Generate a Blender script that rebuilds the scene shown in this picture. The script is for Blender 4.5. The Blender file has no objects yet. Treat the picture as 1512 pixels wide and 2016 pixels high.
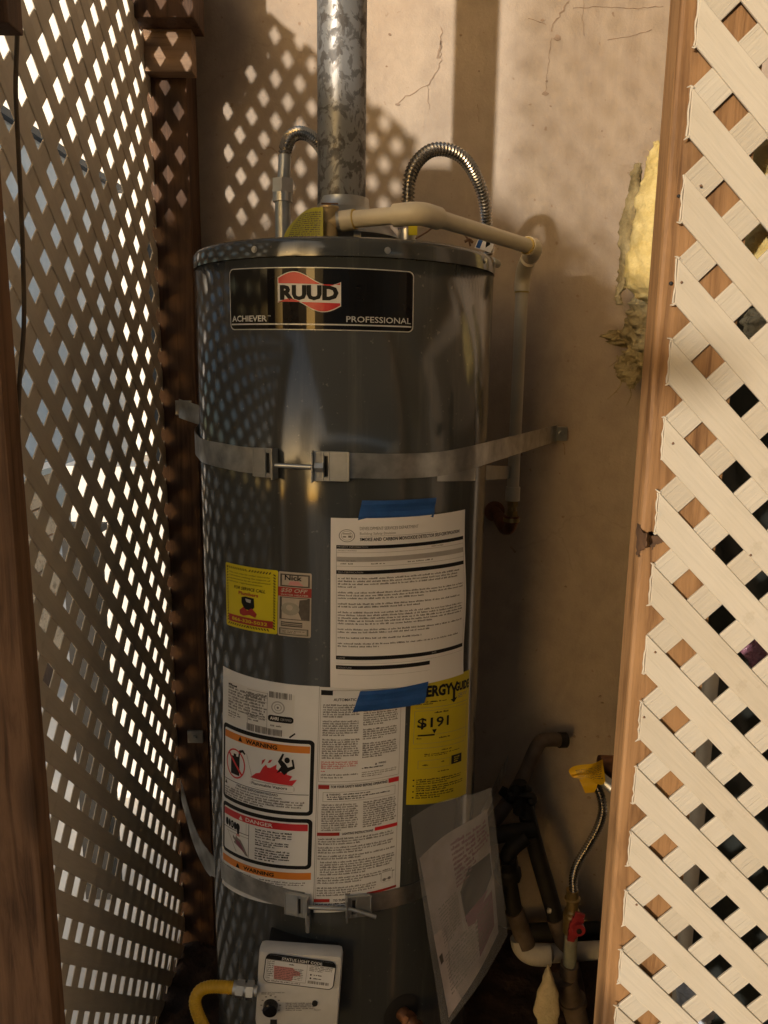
import bpy, bmesh, math, random
from mathutils import Vector, Matrix
from mathutils.bvhtree import BVHTree
random.seed(7)
C = bpy.context.scene
COL = C.collection
rad = math.radians

# ------------------------------------------------------------------ camera
W, H, F = 1512.0, 2016.0, 1514.0
PITCH, ROLL = rad(10.9), rad(0.75)
EYE = Vector((0, 0, 1.45))
r0 = Vector((1, 0, 0)); u0 = Vector((0, math.sin(PITCH), math.cos(PITCH)))
FW = Vector((0, math.cos(PITCH), -math.sin(PITCH)))
RT = r0*math.cos(ROLL) + u0*math.sin(ROLL)
UP = u0*math.cos(ROLL) - r0*math.sin(ROLL)
cam = bpy.data.cameras.new('camera'); cam_o = bpy.data.objects.new('camera', cam); COL.objects.link(cam_o)
cam.sensor_fit = 'VERTICAL'; cam.sensor_height = 36.0; cam.lens = F/H*36.0
cam.clip_start = 0.02; cam.clip_end = 500
M3 = Matrix((RT, UP, -FW)).transposed()
cam_o.matrix_world = Matrix.Translation(EYE) @ M3.to_4x4()
C.camera = cam_o

# ------------------------------------------------------------------ light
SUN_S = 0.11                                   # drop per metre of depth
SUN_D = Vector((0.62, 1.0, -SUN_S)).normalized()
world = bpy.data.worlds.new('World'); C.world = world; world.use_nodes = True
nt = world.node_tree; nt.nodes.clear()
sky = nt.nodes.new('ShaderNodeTexSky'); sky.sky_type = 'NISHITA'; sky.sun_disc = False
sky.sun_elevation = math.asin(-SUN_D.z); sky.sun_rotation = math.atan2(-SUN_D.x, -SUN_D.y) % (2*math.pi)
sky.dust_density = 3.0; sky.air_density = 1.0; sky.ozone_density = 1.0
bg = nt.nodes.new('ShaderNodeBackground'); bg.inputs[1].default_value = 0.15
wo = nt.nodes.new('ShaderNodeOutputWorld')
nt.links.new(sky.outputs[0], bg.inputs[0]); nt.links.new(bg.outputs[0], wo.inputs[0])
sl = bpy.data.lights.new('sun', 'SUN'); sl.energy = 2.0; sl.angle = rad(1.2); sl.color = (1.0, 0.90, 0.78)
so = bpy.data.objects.new('sun', sl); COL.objects.link(so); so.location = (-6, -9, 4)
so.rotation_euler = SUN_D.to_track_quat('-Z', 'Y').to_euler()
C.view_settings.view_transform = 'Standard'; C.view_settings.look = 'None'
C.view_settings.gamma = 1.0; C.view_settings.use_curve_mapping = False
C.view_settings.exposure = 0.90
C.render.engine = 'CYCLES'
C.cycles.max_bounces = 10; C.cycles.diffuse_bounces = 6; C.cycles.glossy_bounces = 4
C.cycles.transparent_max_bounces = 12; C.cycles.use_denoising = True
C.cycles.caustics_reflective = False; C.cycles.caustics_refractive = False

# ------------------------------------------------------------------ pixel helpers (points at real depths)
def ray(px, py):
    return (RT*((px-W/2)/F) - UP*((py-H/2)/F) + FW)
def PY(px, py, Y):
    d = ray(px, py); return EYE + d*(Y/d.y)
def PX(px, py, X):
    d = ray(px, py); return EYE + d*(X/d.x)
def PZ(px, py, Z):
    d = ray(px, py); return EYE + d*((Z-EYE.z)/d.z)
TX, TY, TR = -0.0708, 1.361, 0.25
def PC(px, py, R=TR):
    d = ray(px, py)
    a = d.x*d.x + d.y*d.y; b = -2*(d.x*TX + d.y*TY); c = TX*TX+TY*TY-R*R
    disc = b*b-4*a*c
    t = (-b - math.sqrt(max(disc, 0)))/(2*a)
    return EYE + d*t
def cyl(p):                                    # -> (phi, z); phi from the front, positive to the right
    return math.atan2(p.x-TX, -(p.y-TY)), p.z
def cp(phi, z, R=TR):
    return Vector((TX+R*math.sin(phi), TY-R*math.cos(phi), z))

# ------------------------------------------------------------------ materials
def newmat(name):
    m = bpy.data.materials.new(name); m.use_nodes = True
    return m, m.node_tree, m.node_tree.nodes['Principled BSDF']
def N(t, typ, **kw):
    n = t.nodes.new(typ)
    for k, v in kw.items():
        if k in n.inputs.keys(): n.inputs[k].default_value = v
        else: setattr(n, k, v)
    return n
def coords(t, scale=(1, 1, 1), rot=(0, 0, 0), kind='Object'):
    tc = N(t, 'ShaderNodeTexCoord'); mp = N(t, 'ShaderNodeMapping')
    mp.inputs['Scale'].default_value = scale; mp.inputs['Rotation'].default_value = rot
    t.links.new(tc.outputs[kind], mp.inputs['Vector']); return mp.outputs['Vector']
def ramp(t, fac, stops):
    n = N(t, 'ShaderNodeValToRGB'); e = n.color_ramp.elements
    while len(e) < len(stops): e.new(0.5)
    for i, (p, c) in enumerate(stops):
        e[i].position = p; e[i].color = (c[0], c[1], c[2], 1)
    t.links.new(fac, n.inputs['Fac']); return n.outputs['Color']
def noise(t, vec, scale, detail=4, rough=0.55, dist=0.0):
    n = N(t, 'ShaderNodeTexNoise'); n.inputs['Scale'].default_value = scale; n.inputs['Detail'].default_value = detail
    n.inputs['Roughness'].default_value = rough; n.inputs['Distortion'].default_value = dist
    t.links.new(vec, n.inputs['Vector']); return n.outputs['Fac']
def mix(t, fac, a, b, mode='MIX'):
    n = N(t, 'ShaderNodeMix'); n.data_type = 'RGBA'; n.blend_type = mode
    for sock, v in (('Factor', fac), ('A', a), ('B', b)):
        s = [x for x in n.inputs if x.name == sock and (x.type == 'RGBA' or sock == 'Factor' and x.type == 'VALUE')][0]
        if hasattr(v, 'is_output'): t.links.new(v, s)
        elif isinstance(v, (int, float)): s.default_value = v
        else: s.default_value = (v[0], v[1], v[2], 1)
    return [x for x in n.outputs if x.type == 'RGBA'][0]
def bump(t, b, fac, strength=0.3, dist=0.002):
    n = N(t, 'ShaderNodeBump'); n.inputs['Strength'].default_value = strength; n.inputs['Distance'].default_value = dist
    t.links.new(fac, n.inputs['Height']); t.links.new(n.outputs[0], b.inputs['Normal']); return n
def simple(name, col, rough=0.5, metal=0.0, var=0.15, vs=30, bs=0.15, bd=0.001, coat=0.0, bscale=None, spec=None):
    m, t, b = newmat(name); v = coords(t)
    f = noise(t, v, vs)
    d = tuple(c*(1-var) for c in col); l = tuple(min(1, c*(1+var)) for c in col)
    t.links.new(ramp(t, f, [(0.3, d), (0.7, l)]), b.inputs['Base Color'])
    b.inputs['Roughness'].default_value = rough; b.inputs['Metallic'].default_value = metal
    b.inputs['Coat Weight'].default_value = coat; b.inputs['Coat Roughness'].default_value = 0.08
    if spec is not None: b.inputs['Specular IOR Level'].default_value = spec
    if bs: bump(t, b, noise(t, v, bscale or vs*3), bs, bd)
    return m

def wood(name, dark, light, axis='Z', rough=0.65, knots=True):
    m, t, b = newmat(name)
    s = {'Z': (28, 28, 1.6), 'X': (1.6, 28, 28), 'Y': (28, 1.6, 28)}[axis]
    v = coords(t, s); v1 = coords(t, (1, 1, 1))
    g = noise(t, v, 2.2, 6, 0.65, 0.9)
    c1 = ramp(t, g, [(0.36, tuple(x*0.75 for x in dark)), (0.50, tuple((a+2*c)/3 for a, c in zip(dark, light))), (0.66, light)])
    s2 = tuple(x*0.16 if x > 2 else x*0.9 for x in s)
    st = noise(t, coords(t, s2), 3.0, 5, 0.6, 0.4)
    c2 = mix(t, ramp(t, st, [(0.56, (0, 0, 0)), (0.72, (0.7, 0.7, 0.7))]), c1, tuple(x*0.38 for x in dark), 'MIX')
    bl = noise(t, v1, 7.0, 3)
    c3 = mix(t, ramp(t, bl, [(0.35, (0, 0, 0)), (0.75, (0.45, 0.45, 0.45))]), c2, tuple(min(1, x*1.25) for x in light), 'MIX')
    out = c3
    if knots:
        vo = N(t, 'ShaderNodeTexVoronoi'); vo.inputs['Scale'].default_value = 1.0
        s3 = tuple(9 if x > 2 else 3.2 for x in s)
        t.links.new(coords(t, s3), vo.inputs['Vector'])
        k = ramp(t, vo.outputs['Distance'], [(0.0, (0.85, 0.85, 0.85)), (0.13, (0.6, 0.6, 0.6)), (0.24, (0, 0, 0))])
        out = mix(t, k, c3, tuple(x*0.25 for x in dark))
    t.links.new(out, b.inputs['Base Color']); b.inputs['Roughness'].default_value = rough
    b.inputs['Specular IOR Level'].default_value = 0.3
    bump(t, b, g, 0.6, 0.0022)
    return m

M = {}
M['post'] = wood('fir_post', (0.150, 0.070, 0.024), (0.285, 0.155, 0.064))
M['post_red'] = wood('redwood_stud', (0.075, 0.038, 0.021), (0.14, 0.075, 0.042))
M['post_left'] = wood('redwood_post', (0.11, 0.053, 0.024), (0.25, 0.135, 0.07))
M['block'] = wood('pale_block', (0.22, 0.13, 0.075), (0.36, 0.24, 0.155), axis='X')
M['fence_orange'] = wood('cedar_fence', (0.60, 0.38, 0.22), (0.78, 0.58, 0.40), axis='X')
def vinyl(name, col, ribs, transl=0.0):
    m, t, b = newmat(name)
    v = coords(t, (4, 90 if ribs else 60, 60))
    f = noise(t, v, 3.0, 5, 0.6, 0.6)
    mot = noise(t, coords(t), 9, 3)
    c = ramp(t, f, [(0.3, tuple(x*0.90 for x in col)), (0.65, col)])
    c = mix(t, ramp(t, mot, [(0.45, (0, 0, 0)), (0.8, (0.35, 0.35, 0.35))]), c, tuple(x*y for x, y in zip(col, (0.82, 0.78, 0.70))))
    oi = N(t, 'ShaderNodeObjectInfo'); 
    c = mix(t, 1.0, c, ramp(t, oi.outputs['Random'], [(0.0, (0.90, 0.88, 0.85)), (1.0, (1.0, 1.0, 1.0))]), 'MULTIPLY')
    gr = noise(t, coords(t), 26, 6, 0.7)
    c = mix(t, ramp(t, gr, [(0.60, (0, 0, 0)), (0.74, (0.45, 0.45, 0.45))]), c, tuple(x*y for x, y in zip(col, (0.55, 0.50, 0.42))))
    t.links.new(c, b.inputs['Base Color']); b.inputs['Roughness'].default_value = 0.55
    b.inputs['Specular IOR Level'].default_value = 0.3
    bump(t, b, f, 0.9 if ribs else 0.4, 0.0014)
    if transl:
        tr = N(t, 'ShaderNodeBsdfTranslucent'); t.links.new(c, tr.inputs[0])
        mx = N(t, 'ShaderNodeMixShader'); mx.inputs[0].default_value = transl
        out = [n for n in t.nodes if n.type == 'OUTPUT_MATERIAL'][0]
        t.links.new(b.outputs[0], mx.inputs[1]); t.links.new(tr.outputs[0], mx.inputs[2]); t.links.new(mx.outputs[0], out.inputs[0])
    return m
M['vinyl'] = vinyl('cream_vinyl', (0.52, 0.46, 0.36), False)
M['vinyl_rib'] = vinyl('cream_vinyl_ribbed', (0.50, 0.445, 0.35), True)
M['vinyl_side'] = vinyl('tan_vinyl', (0.78, 0.70, 0.58), False, 0.15)

def wall_mat():
    m, t, b = newmat('plaster_wall'); v = coords(t)
    f = noise(t, v, 1.8, 5, 0.6); g = noise(t, v, 14, 6, 0.65); fine = noise(t, v, 220, 3, 0.6)
    c = ramp(t, f, [(0.3, (0.43, 0.35, 0.275)), (0.7, (0.52, 0.43, 0.335))])
    c = mix(t, ramp(t, g, [(0.35, (0.5, 0.5, 0.5)), (0.6, (0, 0, 0))]), c, (0.36, 0.285, 0.22))
    big = noise(t, coords(t, (1, 1, 0.5)), 4.5, 7, 0.7, 0.6)
    c = mix(t, ramp(t, big, [(0.50, (0, 0, 0)), (0.68, (0.55, 0.55, 0.55))]), c, (0.58, 0.48, 0.37))
    ve = N(t, 'ShaderNodeTexVoronoi'); ve.feature = 'DISTANCE_TO_EDGE'; ve.inputs['Scale'].default_value = 3.1
    dv_ = N(t, 'ShaderNodeTexNoise'); dv_.inputs['Scale'].default_value = 9; dv_.inputs['Detail'].default_value = 5
    t.links.new(v, dv_.inputs['Vector']); wv_ = N(t, 'ShaderNodeMix'); wv_.data_type = 'VECTOR'; wv_.inputs[0].default_value = 0.12
    t.links.new(v, wv_.inputs[4]); t.links.new(dv_.outputs['Color'], wv_.inputs[5]); t.links.new(wv_.outputs[1], ve.inputs['Vector'])
    fc = ramp(t, ve.outputs['Distance'], [(0.0, (0.25, 0.25, 0.25)), (0.006, (0, 0, 0))])
    mk_ = ramp(t, noise(t, v, 2.2, 2), [(0.50, (0, 0, 0)), (0.60, (1, 1, 1))])
    c = mix(t, mix(t, 1.0, fc, mk_, 'MULTIPLY'), c, (0.25, 0.19, 0.14))
    sp = noise(t, v, 55, 2, 0.5)
    c = mix(t, ramp(t, sp, [(0.70, (0, 0, 0)), (0.76, (0.7, 0.7, 0.7))]), c, (0.30, 0.20, 0.13))
    t.links.new(c, b.inputs['Base Color']); b.inputs['Roughness'].default_value = 0.8
    b.inputs['Specular IOR Level'].default_value = 0.2
    v2 = coords(t, (1, 1, 0.35)); broad = noise(t, v2, 9, 4, 0.5)
    add = N(t, 'ShaderNodeMath', operation='MULTIPLY_ADD'); add.inputs[1].default_value = 0.12
    t.links.new(fine, add.inputs[0]); t.links.new(broad, add.inputs[2])
    bump(t, b, add.outputs[0], 0.9, 0.008)
    return m
M['wall'] = wall_mat()
def tank_mat():
    m, t, b = newmat('charcoal_enamel'); v = coords(t)
    f = noise(t, v, 3, 5)
    dr = noise(t, coords(t, (9, 9, 0.6)), 3.0, 6, 0.7)
    cb = ramp(t, f, [(0.3, (0.048, 0.052, 0.051)), (0.7, (0.058, 0.062, 0.061))])
    cb = mix(t, ramp(t, dr, [(0.52, (0, 0, 0)), (0.78, (0.5, 0.5, 0.5))]), cb, (0.15, 0.145, 0.13))
    sp_ = noise(t, v, 130, 2, 0.5); cb = mix(t, ramp(t, sp_, [(0.70, (0, 0, 0)), (0.76, (0.5, 0.5, 0.5))]), cb, (0.20, 0.19, 0.17))
    t.links.new(cb, b.inputs['Base Color'])
    dust = noise(t, v, 40, 5, 0.7)
    t.links.new(ramp(t, dust, [(0.3, (0.09,)*3), (0.75, (0.17,)*3)]), b.inputs['Roughness'])
    b.inputs['Specular IOR Level'].default_value = 0.75
    v2 = coords(t, (14, 14, 1.0)); bump(t, b, noise(t, v2, 1.2, 2, 0.4), 0.12, 0.0010)
    return m
M['tank'] = tank_mat()
M['black'] = simple('black_gloss', (0.010, 0.010, 0.011), 0.12, 0, 0.1, 20, 0, spec=0.35)
M['black_dull'] = simple('black_rubber', (0.012, 0.011, 0.010), 0.7)
M['silver'] = simple('silver_print', (0.62, 0.62, 0.60), 0.35, 0.2, 0.05, 20, 0)
M['white_print'] = simple('white_print', (0.78, 0.77, 0.74), 0.4, 0, 0.03, 20, 0)
M['paper'] = simple('paper', (0.83, 0.81, 0.80), 0.75, 0, 0.04, 6, 0.25, 0.001, bscale=9)
M['label'] = simple('label_paper', (0.80, 0.80, 0.80), 0.33, 0, 0.05, 12, 0.1, 0.0006)
M['ink'] = simple('black_ink', (0.015, 0.015, 0.015), 0.5, 0, 0.1, 20, 0, spec=0.15)
M['grey_ink'] = simple('grey_ink', (0.21, 0.20, 0.19), 0.5, 0, 0.25, 90, 0)
M['line_ink'] = simple('thin_line_ink', (0.30, 0.28, 0.26), 0.5, 0, 0.2, 60, 0)
M['pale_ink'] = simple('pale_grey_ink', (0.42, 0.40, 0.38), 0.5, 0, 0.1, 20, 0)
M['red'] = simple('red_print', (0.62, 0.025, 0.03), 0.3, 0, 0.08, 20, 0)
M['dark_red'] = simple('dark_red_print', (0.38, 0.03, 0.02), 0.35, 0, 0.08, 20, 0)
M['pink'] = simple('pink_print', (0.62, 0.28, 0.27), 0.4, 0, 0.1, 40, 0)
M['magenta'] = simple('magenta_print', (0.20, 0.06, 0.10), 0.5, 0, 0.2, 50, 0)
M['orange'] = simple('orange_print', (0.75, 0.24, 0.02), 0.35, 0, 0.08, 20, 0)
M['yellow'] = simple('yellow_label', (0.72, 0.60, 0.01), 0.38, 0, 0.04, 20, 0)
M['yellow2'] = simple('yellow_energy_label', (0.66, 0.53, 0.012), 0.45, 0, 0.04, 20, 0)
M['bill'] = simple('banknote_grey', (0.36, 0.33, 0.26), 0.5, 0, 0.15, 60, 0)
M['bill_pale'] = simple('banknote_pale', (0.52, 0.45, 0.36), 0.5, 0, 0.1, 60, 0)
M['bill_dark'] = simple('banknote_dark', (0.09, 0.075, 0.06), 0.5, 0, 0.3, 90, 0)
M['tape'] = simple('blue_tape', (0.015, 0.085, 0.30), 0.65, 0, 0.15, 60, 0.5, 0.0008, bscale=400)
M['strap'] = simple('galvanised_strap', (0.44, 0.44, 0.42), 0.34, 0.9, 0.4, 26, 0.35, 0.002, bscale=14)
M['steel'] = simple('zinc_steel', (0.55, 0.55, 0.53), 0.32, 0.9, 0.12, 30, 0.15)
M['steel_dull'] = simple('dull_galvanised', (0.44, 0.45, 0.44), 0.36, 0.85, 0.15, 30, 0.2)
M['flex'] = simple('corrugated_steel', (0.50, 0.47, 0.42), 0.25, 1.0, 0.1, 40, 0)
M['brass'] = simple('brass', (0.42, 0.30, 0.13), 0.38, 0.8, 0.15, 40, 0.15)
M['brass_pale'] = simple('pale_bronze_valve', (0.52, 0.40, 0.22), 0.5, 0.4, 0.12, 40, 0.2)
M['copper'] = simple('tarnished_copper', (0.22, 0.10, 0.05), 0.45, 0.7, 0.3, 40, 0.2)
M['pvc'] = simple('cream_cpvc', (0.72, 0.65, 0.50), 0.35, 0, 0.06, 15, 0.1)
M['pvc_glue'] = simple('yellow_pipe_glue', (0.55, 0.40, 0.10), 0.35, 0, 0.1, 40, 0)
M['white_pvc'] = simple('white_pvc', (0.55, 0.51, 0.44), 0.4, 0, 0.15, 20, 0.1)
M['iron'] = simple('black_iron', (0.020, 0.018, 0.015), 0.6, 0.3, 0.3, 30, 0.3)
M['old_pipe'] = simple('old_grimy_pipe', (0.13, 0.095, 0.07), 0.65, 0.2, 0.35, 25, 0.4, 0.002)
M['valve_red'] = simple('red_painted_handle', (0.27, 0.025, 0.03), 0.4, 0, 0.15, 40, 0.1)
M['gas_grey'] = simple('grey_valve_casting', (0.62, 0.61, 0.58), 0.45, 0, 0.06, 30, 0.25, 0.0006, bscale=300)
M['gas_yellow'] = simple('yellow_coated_connector', (0.62, 0.36, 0.015), 0.4, 0, 0.1, 30, 0)
M['tag'] = simple('yellow_tag', (0.70, 0.42, 0.01), 0.45, 0, 0.08, 20, 0.3, 0.002, bscale=30)
M['tag_olive'] = simple('olive_yellow_tag', (0.46, 0.43, 0.03), 0.5, 0, 0.08, 20, 0)
M['wire'] = simple('rusty_wire', (0.16, 0.085, 0.045), 0.6, 0.3)
M['crack'] = simple('crack_dark', (0.34, 0.25, 0.18), 0.9, 0, 0.3, 80, 0)
M['earth'] = simple('brown_earth', (0.050, 0.026, 0.014), 0.95, 0, 0.5, 12, 0.8, 0.01, bscale=40)
M['concrete'] = simple('pale_concrete', (0.42, 0.40, 0.36), 0.85, 0, 0.12, 6, 0.4, 0.003)
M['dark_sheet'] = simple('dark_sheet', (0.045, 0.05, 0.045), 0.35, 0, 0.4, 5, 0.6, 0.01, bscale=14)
M['stucco'] = simple('blue_grey_stucco', (0.80, 0.82, 0.86), 0.85, 0, 0.06, 8, 0.5, 0.004)
M['stucco_white'] = simple('white_stucco', (0.72, 0.70, 0.66), 0.85, 0, 0.06, 8, 0.5, 0.004)
M['stucco_bright'] = simple('bright_white_stucco', (0.84, 0.83, 0.80), 0.85, 0, 0.03, 8, 0.3, 0.003)
M['dark_trim'] = simple('dark_trim', (0.03, 0.03, 0.035), 0.6)
M['beige_render'] = simple('beige_render', (0.40, 0.38, 0.35), 0.9)
M['brown_render'] = simple('brown_render', (0.20, 0.195, 0.19), 0.9)
M['shingle'] = simple('roof_felt', (0.12, 0.11, 0.10), 0.9)
def foam(name, a, b_):
    m, t, b = newmat(name); v = coords(t)
    f = noise(t, v, 22, 6, 0.7); t.links.new(ramp(t, f, [(0.3, a), (0.62, b_)]), b.inputs['Base Color'])
    b.inputs['Roughness'].default_value = 0.95; b.inputs['Specular IOR Level'].default_value = 0.1
    b.inputs['Subsurface Weight'].default_value = 0.0
    bump(t, b, noise(t, v, 60, 6, 0.75), 0.9, 0.006); return m
M['foam'] = foam('yellow_fibreglass', (0.50, 0.37, 0.12), (0.68, 0.55, 0.25))
M['foam_dark'] = foam('dirty_fibreglass', (0.20, 0.155, 0.075), (0.48, 0.40, 0.22))
M['foam_cut'] = foam('pale_cut_foam', (0.55, 0.44, 0.24), (0.66, 0.55, 0.34))
def flue_mat():
    m, t, b = newmat('flaking_galvanised_flue'); v = coords(t, (1, 1, 0.8))
    f = noise(t, v, 52, 6, 0.62, 0.6)
    wide = noise(t, coords(t, (3.0, 1, 0.25)), 5, 2)
    base = ramp(t, noise(t, coords(t, (1, 1, 0.3)), 10, 4), [(0.3, (0.17, 0.175, 0.175)), (0.7, (0.27, 0.275, 0.275))])
    mk = ramp(t, f, [(0.52, (0, 0, 0)), (0.56, (0.8, 0.8, 0.8))])
    f2 = noise(t, v, 42, 4, 0.6, 0.5); mk2 = ramp(t, f2, [(0.56, (0, 0, 0)), (0.60, (0.8, 0.8, 0.8))])
    c = mix(t, mk, base, (0.105, 0.10, 0.095)); c = mix(t, mk2, c, (0.085, 0.075, 0.065))
    t.links.new(c, b.inputs['Base Color']); b.inputs['Metallic'].default_value = 0.35
    t.links.new(ramp(t, f, [(0.5, (0.36,)*3), (0.6, (0.6,)*3)]), b.inputs['Roughness'])
    bump(t, b, f, 0.5, 0.002); return m
M['flue'] = flue_mat()
def plastic():
    m, t, b = newmat('clear_plastic'); b.inputs['Base Color'].default_value = (0.9, 0.9, 0.9, 1)
    v = coords(t); f = noise(t, v, 12, 4)
    b.inputs['Roughness'].default_value = 0.18
    bump(t, b, f, 0.6, 0.01)
    tr = N(t, 'ShaderNodeBsdfTransparent'); mx = N(t, 'ShaderNodeMixShader'); mx.inputs[0].default_value = 0.17
    b.inputs['Base Color'].default_value = (0.5, 0.5, 0.5, 1)
    out = [n for n in t.nodes if n.type == 'OUTPUT_MATERIAL'][0]
    t.links.new(tr.outputs[0], mx.inputs[1]); t.links.new(b.outputs[0], mx.inputs[2]); t.links.new(mx.outputs[0], out.inputs[0])
    return m
M['plastic'] = plastic()

# ------------------------------------------------------------------ object helpers
def link(name, me, mat, parent=None):
    o = bpy.data.objects.new(name, me); COL.objects.link(o)
    if mat is not None and not me.materials: me.materials.append(mat)
    if parent is not None: o.parent = parent; o.matrix_parent_inverse = Matrix.Identity(4)
    return o
def tag(o, label, cat, group=None, kind=None):
    o['label'] = label; o['category'] = cat
    if group: o['group'] = group
    if kind: o['kind'] = kind
    return o
def thing(name, label, cat, group=None):
    o = bpy.data.objects.new(name, None); COL.objects.link(o); return tag(o, label, cat, group)
def fin(bm, name, mat, parent=None, smooth=False, auto=None):
    bmesh.ops.recalc_face_normals(bm, faces=bm.faces[:]) if smooth != 'keep' else None
    me = bpy.data.meshes.new(name); bm.to_mesh(me); bm.free()
    if smooth:
        for p in me.polygons: p.use_smooth = True
        if auto: me.set_sharp_from_angle(angle=rad(auto))
    return link(name, me, mat, parent)
def box(bm, lo, hi, bev=0.0, mtx=None):
    lo = Vector(lo); hi = Vector(hi)
    r = bmesh.ops.create_cube(bm, size=1.0)
    vs = r['verts']
    s = hi-lo; c = (lo+hi)/2
    for v in vs: v.co = Vector((v.co.x*s.x, v.co.y*s.y, v.co.z*s.z)) + c
    if bev:
        es = list({e for v in vs for e in v.link_edges})
        r2 = bmesh.ops.bevel(bm, geom=es, offset=bev, segments=2, profile=0.6, affect='EDGES')
        vs = list({v for f in r2['faces'] for v in f.verts} | {v for v in vs if v.is_valid})
    if mtx is not None:
        for v in vs: v.co = mtx @ v.co
    return vs
def mkbox(name, lo, hi, mat, parent=None, bev=0.0, mtx=None):
    bm = bmesh.new(); box(bm, lo, hi, bev, mtx); return fin(bm, name, mat, parent)
def smooth_path(pts, n=12):
    pts = [Vector(p) for p in pts]; out = []
    P = [pts[0]*2-pts[1]] + pts + [pts[-1]*2-pts[-2]]
    for i in range(1, len(P)-2):
        a, b, c, d = P[i-1:i+3]
        for k in range(n):
            t = k/n
            out.append(0.5*((2*b) + (c-a)*t + (2*a-5*b+4*c-d)*t*t + (3*b-a-3*c+d)*t*t*t))
    out.append(pts[-1]); return out
def resample(pts, step):
    out = [pts[0]]; acc = 0.0
    for a, b in zip(pts, pts[1:]):
        L = (b-a).length
        if L == 0: continue
        pos = step-acc
        while pos <= L:
            out.append(a.lerp(b, pos/L)); pos += step
        acc = (acc + L) % step
    return out
def tube(bm, pts, r, seg=14, caps=True):
    """r: number or function(i, n) -> radius"""
    pts = [Vector(p) for p in pts]; n = len(pts)
    tg = [(pts[min(i+1, n-1)]-pts[max(i-1, 0)]).normalized() for i in range(n)]
    a = Vector((0, 0, 1)) if abs(tg[0].z) < 0.9 else Vector((1, 0, 0))
    u = tg[0].cross(a).normalized(); rings = []
    for i in range(n):
        u = (u - tg[i]*u.dot(tg[i])).normalized(); v = tg[i].cross(u)
        R = r(i, n) if callable(r) else (r[i] if isinstance(r, (list, tuple)) else r)
        rings.append([bm.verts.new(pts[i] + (u*math.cos(2*math.pi*k/seg) + v*math.sin(2*math.pi*k/seg))*R) for k in range(seg)])
    for A, B in zip(rings, rings[1:]):
        for k in range(seg): bm.faces.new((A[k], A[(k+1) % seg], B[(k+1) % seg], B[k]))
    if caps: bm.faces.new(rings[0][::-1]); bm.faces.new(rings[-1])
    return rings
def mktube(name, pts, r, mat, parent=None, seg=14, auto=50):
    bm = bmesh.new(); tube(bm, pts, r, seg); return fin(bm, name, mat, parent, True, auto)
def lathe_z(bm, cx, cy, prof, seg=96):
    rings = [[bm.verts.new((cx+R*math.cos(2*math.pi*k/seg), cy+R*math.sin(2*math.pi*k/seg), z)) for k in range(seg)] for R, z in prof]
    for A, B in zip(rings, rings[1:]):
        for k in range(seg): bm.faces.new((A[k], A[(k+1) % seg], B[(k+1) % seg], B[k]))
    return rings
def corrugated(name, ctrl, r, pitch, mat, parent, depth=0.16, seg=16):
    pts = resample(smooth_path(ctrl, 24), pitch/4)
    prof = [1.0, 1-depth*0.55, 1-depth*1.3, 1-depth*0.55]
    return mktube(name, pts, lambda i, n: r*prof[i % 4], mat, parent, seg, 80)
def bezier_elbow(a, b, c, n=8):
    a, b, c = Vector(a), Vector(b), Vector(c)
    return [a*(1-t)**2 + b*2*t*(1-t) + c*t*t for t in [i/n for i in range(n+1)]]

# ------------------------------------------------------------------ print on labels
def text_geom(s, off=0.0, shear=0.0):
    cu = bpy.data.curves.new('lettering', 'FONT'); cu.body = s; cu.size = 1.0; cu.offset = off; cu.shear = shear
    cu.resolution_u = 2
    o = bpy.data.objects.new('lettering', cu); COL.objects.link(o)
    dg = bpy.context.evaluated_depsgraph_get(); dg.update()
    me = bpy.data.meshes.new_from_object(o.evaluated_get(dg))
    vs = [v.co.copy() for v in me.vertices]; fs = [tuple(p.vertices) for p in me.polygons]
    bpy.data.objects.remove(o); bpy.data.curves.remove(cu); bpy.data.meshes.remove(me)
    return vs, fs
def islands(bm):
    seen = set(); out = []
    for f in bm.faces:
        if f in seen: continue
        st = [f]; seen.add(f); cur = []
        while st:
            g_ = st.pop(); cur.append(g_)
            for v in g_.verts:
                for h in v.link_faces:
                    if h not in seen: seen.add(h); st.append(h)
        out.append(cur)
    return out
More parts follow.
